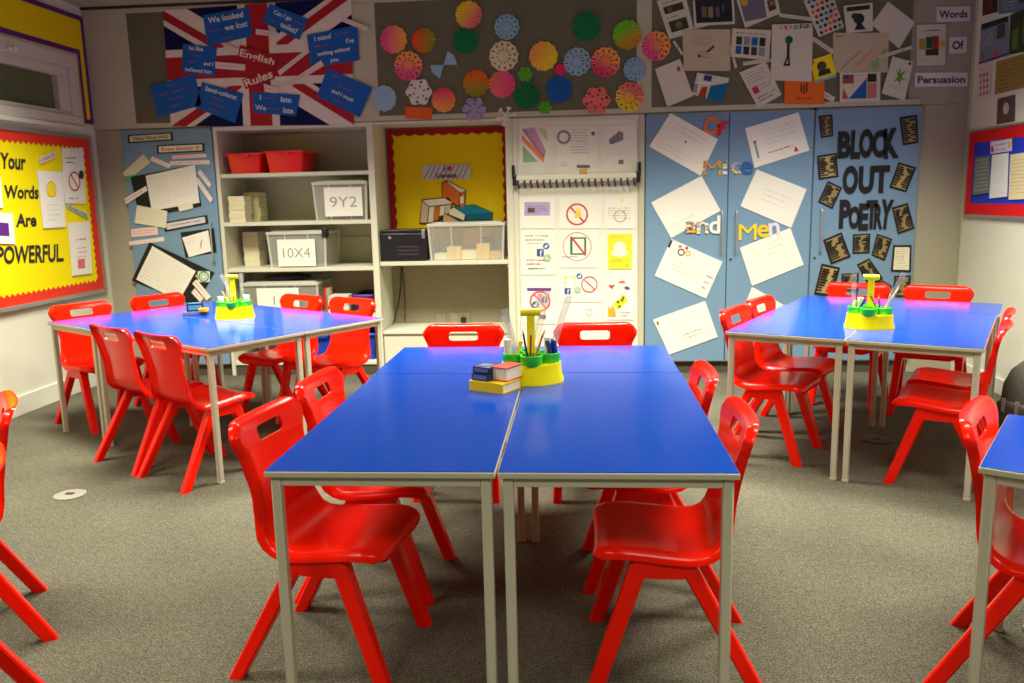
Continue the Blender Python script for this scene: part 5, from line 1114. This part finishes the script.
fill(c0, T0, [
 ('pencil', -.012,-.065,.085, .11, .16, 2.9, .0038, paint(60,30,20), 'dark brown pencil leaning out of the front cup', 'pencil', 'point'),
 ('pencil', .006,-.060,.085, .115, .42, .5, .0038, paint(226,190,120), 'pale wood pencil leaning towards the white glue stick', 'pencil', 'point'),
 ('pencil', .012,-.066,.085, .105, .30, .2, .0038, ORNG, 'orange pencil leaning in the front cup', 'pencil', 'point'),
 ('pencil', -.004,-.055,.085, .10, .1, 1.2, .0038, paint(190,40,30), 'red pencil standing in the front cup', 'pencil', 'point'),
 ('glue_stick', -.090,.0,.085, .055, .0, 0, .0135, M_WHITE, 'white glue stick in the cup above the book pile', 'glue stick', 'cap'),
 ('glue_stick', .060,.010,.085, .06, .05, .4, .0125, M_WHITE, 'white glue stick in the cup away from the books', 'glue stick', 'cap'),
 ('marker_pen', .078,-.015,.085, .05, .28, 2.6, .008, PB1, 'blue marker leaning left in the outer cup', 'marker', 'cap', PB1),
 ('marker_pen', .090,.012,.085, .052, .22, 2.4, .008, PB1, 'blue marker at the back of the outer cup', 'marker', 'cap', PB1),
 ('marker_pen', .098,-.006,.085, .048, .22, 2.4, .008, PB1, 'blue marker at the rim of the outer cup', 'marker', 'cap', PB1),
 ('marker_pen', -.058,.008,.085, .048, .3, .4, .008, YEL, 'yellow marker next to the white glue stick by the books', 'marker', 'cap', paint(250,220,60)),
 ('marker_pen', -.010,.066,.085, .055, .1, .4, .008, PB1, 'blue marker in the rear cup', 'marker', 'cap', PB1)])
ruler(c0, -.055, -.01, .085, .20, .22, 3.0, 'clear ruler leaning left over the book pile in the front caddy')
ruler(c0, -.062, .015, .085, .17, .26, 2.9, 'clear ruler behind the one leaning over the book pile')
ruler(c0, .006, .055, .085, .26, .24, .15, 'tall clear ruler leaning right at the back of the front caddy')
ruler(c0, .070, .012, .085, .25, .32, .15, 'clear ruler leaning farthest right in the front caddy')
ruler(c0, -.004, .066, .085, .23, .17, .2, 'clear ruler next to the yellow handle of the front caddy')
c1 = caddy(-1.312, 2.885, 10, 'yellow and green pencil caddy on the tables by the yellow board', .96)
T1 = 'in the yellow board caddy'
fill(c1, T1, [
 ('glue_stick', -.080,.0,.085, .03, .0, 0, .018, M_WHITE, 'white glue stick in the cup towards the yellow board', 'glue stick', 'cap'),
 ('glue_stick', .080,.0,.085, .035, .0, 0, .018, M_WHITE, 'white glue stick in the cup towards the shelves', 'glue stick', 'cap'),
 ('pencil', -.012,-.060,.085, .09, .5, 2.9, .004, paint(240,180,40), 'yellow pencil leaning left in the front cup', 'pencil', 'point'),
 ('pencil', .005,-.062,.085, .06, .2, .2, .004, paint(110,40,30), 'brown pencil in the front cup', 'pencil', 'point'),
 ('marker_pen', .010,-.050,.085, .06, .3, 2.0, .008, YEL, 'yellow highlighter in the front cup', 'marker', 'cap', paint(250,220,60))])
ruler(c1, .0, .052, .085, .20, .42, 3.1, 'clear ruler leaning across the yellow handle of the caddy by the yellow board')
ruler(c1, .045, .02, .085, .19, .05, 0, 'clear ruler standing upright in the caddy by the yellow board')
c2 = caddy(2.296, 2.275, -24, 'yellow and green pencil caddy on the tables by the double cupboard', .97)
T2 = 'in the double cupboard caddy'
fill(c2, T2, [
 ('pencil', .060,-.010,.085, .13, .62, .25, .0038, paint(222,190,140), 'pale wood pencil leaning furthest right', 'pencil', 'point'),
 ('pencil', .066,.010,.085, .14, .56, .3, .0038, paint(200,150,90), 'brown wood pencil beside the furthest leaning one', 'pencil', 'point'),
 ('pencil', .050,-.012,.085, .07, .12, 2.6, .0038, paint(150,70,40), 'short brown pencil upright in the right cup', 'pencil', 'point'),
 ('pencil', .080,.012,.085, .08, .15, .3, .0038, paint(222,180,120), 'light wood pencil upright in the right cup', 'pencil', 'point'),
 ('pencil', .040,-.004,.085, .09, .45, 2.9, .0038, paint(190,80,40), 'rust pencil leaning back to the yellow handle', 'pencil', 'point'),
 ('marker_pen', -.055,.0,.085, .045, .5, .3, .008, PB1, 'blue marker lying over the left cup', 'marker', 'cap', PB1),
 ('marker_pen', -.080,-.010,.085, .035, .2, .4, .008, paint(244,226,90), 'yellow marker in the left cup', 'marker', 'cap', paint(250,240,150)),
 ('marker_pen', -.070,.020,.085, .10, .02, 0, .004, PUR, 'thin purple pen standing tall in the left cup', 'pen', 'cap', PUR),
 ('glue_stick', -.050,.020,.085, .045, .0, 0, .014, M_WHITE, 'white glue stick beside the yellow handle', 'glue stick', 'cap')])
ruler(c2, -.080, .02, .085, .19, .04, 3.1, 'clear ruler standing upright in the left cup by the double cupboard')
ruler(c2, .070, -.024, .085, .22, .46, .2, 'clear ruler leaning right in the caddy by the double cupboard')

# ------------------------------------------------------------------ books and packs on the tables
book(.432, .582, .874, .994, TH, TH+.036, paint(244,206,20), 'yellow covered book with white pages, under the packs on the front table', None, -29)
book(.517, .585, .890, .994, TH+.0365, TH+.088, paint(214,60,40), 'red edged thick book lying on the yellow book', None, -29, 'x')
def pack(x, y, z, rz, sx, sy, sz, m, m2, label):
    root = empty('card_pack', (x, y, z), rad(rz), label, 'pack', 'card packs on the tables')
    one('carton', lambda b: b.box((-sx/2, -sy/2, 0), (sx/2, sy/2, sz), m, .002), root)
    one('label_panel', lambda b: [b.box((-sx*.4, -sy/2-.0008, sz*.2), (sx*.4, -sy/2-.0002, sz*.8), m2), b.box((-sx*.35, -sy*.3, sz+.0002), (sx*.35, sy*.3, sz+.0008), m2)], root)
M_PK = mat('navy_carton', srgb(20,36,84), .35, .5); M_PK2 = mat('slate_panel', srgb(96,110,160), .4, .4)
pack(.474, .942, TH+.0367, -29, .075, .085, .026, M_PK, M_PK2, 'dark blue card pack lying on the yellow book')
pack(.475, .945, TH+.0637, -25, .072, .08, .024, mat('blue_black_carton', srgb(14,30,60), .35), M_PK2, 'dark blue card pack topmost of the small pile on the yellow book')
pack(-1.648, 3.06, TH, 20, .15, .10, .022, mat('grey_carton', srgb(104,100,120), .4), M_PK2, 'flat grey pack on the table by the yellow board')
pack(-1.652, 3.065, TH+.0225, 24, .10, .08, .05, mat('blue_black_carton', srgb(14,30,60), .35), mat('teal_panel', srgb(70,130,170), .4), 'dark blue pack standing on the flat grey pack')
pack(-1.575, 3.02, TH+.0225, -10, .05, .04, .022, paint(244,190,20), paint(226,150,20), 'small yellow pack beside the dark blue one by the yellow board')
# ------------------------------------------------------------------ things on the floor
def disc_lid(px, py, r, m, label):
    p = atz(px, py, 0); root = empty('floor_socket_lid', p, 0, label, 'floor socket lid')
    one('plate', lambda b: b.lathe([(r, .0), (r, .004), (r-.012, .007), (.001, .007)], (0,0,0), m, 28), root)
    one('latch', lambda b: b.box((-.02, -.012, .0075), (.02, .012, .0105), M_DARK, .002), root)
disc_lid(70, 495, .075, mat('steel_floor_lid', (.30,.29,.25), .4, .5, metal=.3), 'small steel floor socket lid near the tables by the yellow board')
disc_lid(876, 440, .085, mat('dark_floor_lid', (.03,.025,.02), .5), 'dark round floor socket lid under the tables by the double cupboard')
root = empty('school_bag', (3.42, 2.70, 0), rad(20), 'dark grey rounded school bag on the floor by the cream wall', 'bag')
M_BAG = mat('dark_grey_canvas', (.075, .07, .06), .85, .3, noise=.2, nscale=60)
def bag(b):
    rings = []
    for z, sx, sy in ((0, .19, .13), (.02, .21, .15), (.15, .225, .16), (.28, .22, .145), (.36, .19, .115), (.42, .13, .075), (.445, .06, .03)):
        rings.append([((abs(math.cos(a))**.7)*(1 if math.cos(a) > 0 else -1)*sy, (abs(math.sin(a))**.7)*(1 if math.sin(a) > 0 else -1)*sx, z) for a in [2*PI*k/28 for k in range(28)]])
    b.loft(rings, M_BAG)
one('body', bag, root)
one('front_pocket', lambda b: b.box((-.19, -.15, .03), (-.14, .15, .20), M_BAG, .02), root)
one('carry_loop', lambda b: b.tube([(.0, -.05, .43), (-.01, -.04, .475), (-.01, .04, .475), (0, .05, .43)], .009, M_DARK, 8), root)
for k, yy in enumerate((-.09, .0, .09)): one('buckle', lambda b: b.box((-.196, yy-.012, .14), (-.1905, yy+.012, .22), M_METAL, .002), root)
# ------------------------------------------------------------------ light and camera
def area(x, y, sx, sy, power, spread):
    l = bpy.data.lights.new('ceiling_lamp', 'AREA'); l.shape = 'RECTANGLE'; l.size = sx; l.size_y = sy; l.energy = power
    l.color = (.985, .975, .81); l.spread = rad(spread)
    o = bpy.data.objects.new('ceiling_lamp', l); o.location = (x, y, CZ-.03); COL.objects.link(o); return o
for x in (-1.65, .35, 2.3): area(x, 2.62, 1.2, .6, 114, 117)
for x in (-1.65, 2.3): area(x, .1, 1.2, .6, 50, 118)
for x in (-1.0, 1.6): area(x, -2.2, 1.2, .6, 40, 125)
w = bpy.data.worlds.new('room_ambient'); scene.world = w; w.use_nodes = True
w.node_tree.nodes['Background'].inputs['Color'].default_value = (.5, .55, .6, 1); w.node_tree.nodes['Background'].inputs['Strength'].default_value = .15
cam = bpy.data.cameras.new('camera'); co = bpy.data.objects.new('camera', cam); COL.objects.link(co)
cam.sensor_fit = 'HORIZONTAL'; cam.sensor_width = 36; cam.lens = FPX/1024*36; cam.clip_start = .05; cam.dof.use_dof = True; cam.dof.focus_distance = 2.7; cam.dof.aperture_fstop = 5.6
co.matrix_world = Matrix(((_r.x, -_d.x, -_f.x, CAM.x), (_r.y, -_d.y, -_f.y, CAM.y), (_r.z, -_d.z, -_f.z, CAM.z), (0, 0, 0, 1)))
scene.camera = co
vs = scene.view_settings; vs.view_transform = 'Standard'; vs.look = 'None'; vs.gamma = 1; vs.exposure = 0; vs.use_curve_mapping = False
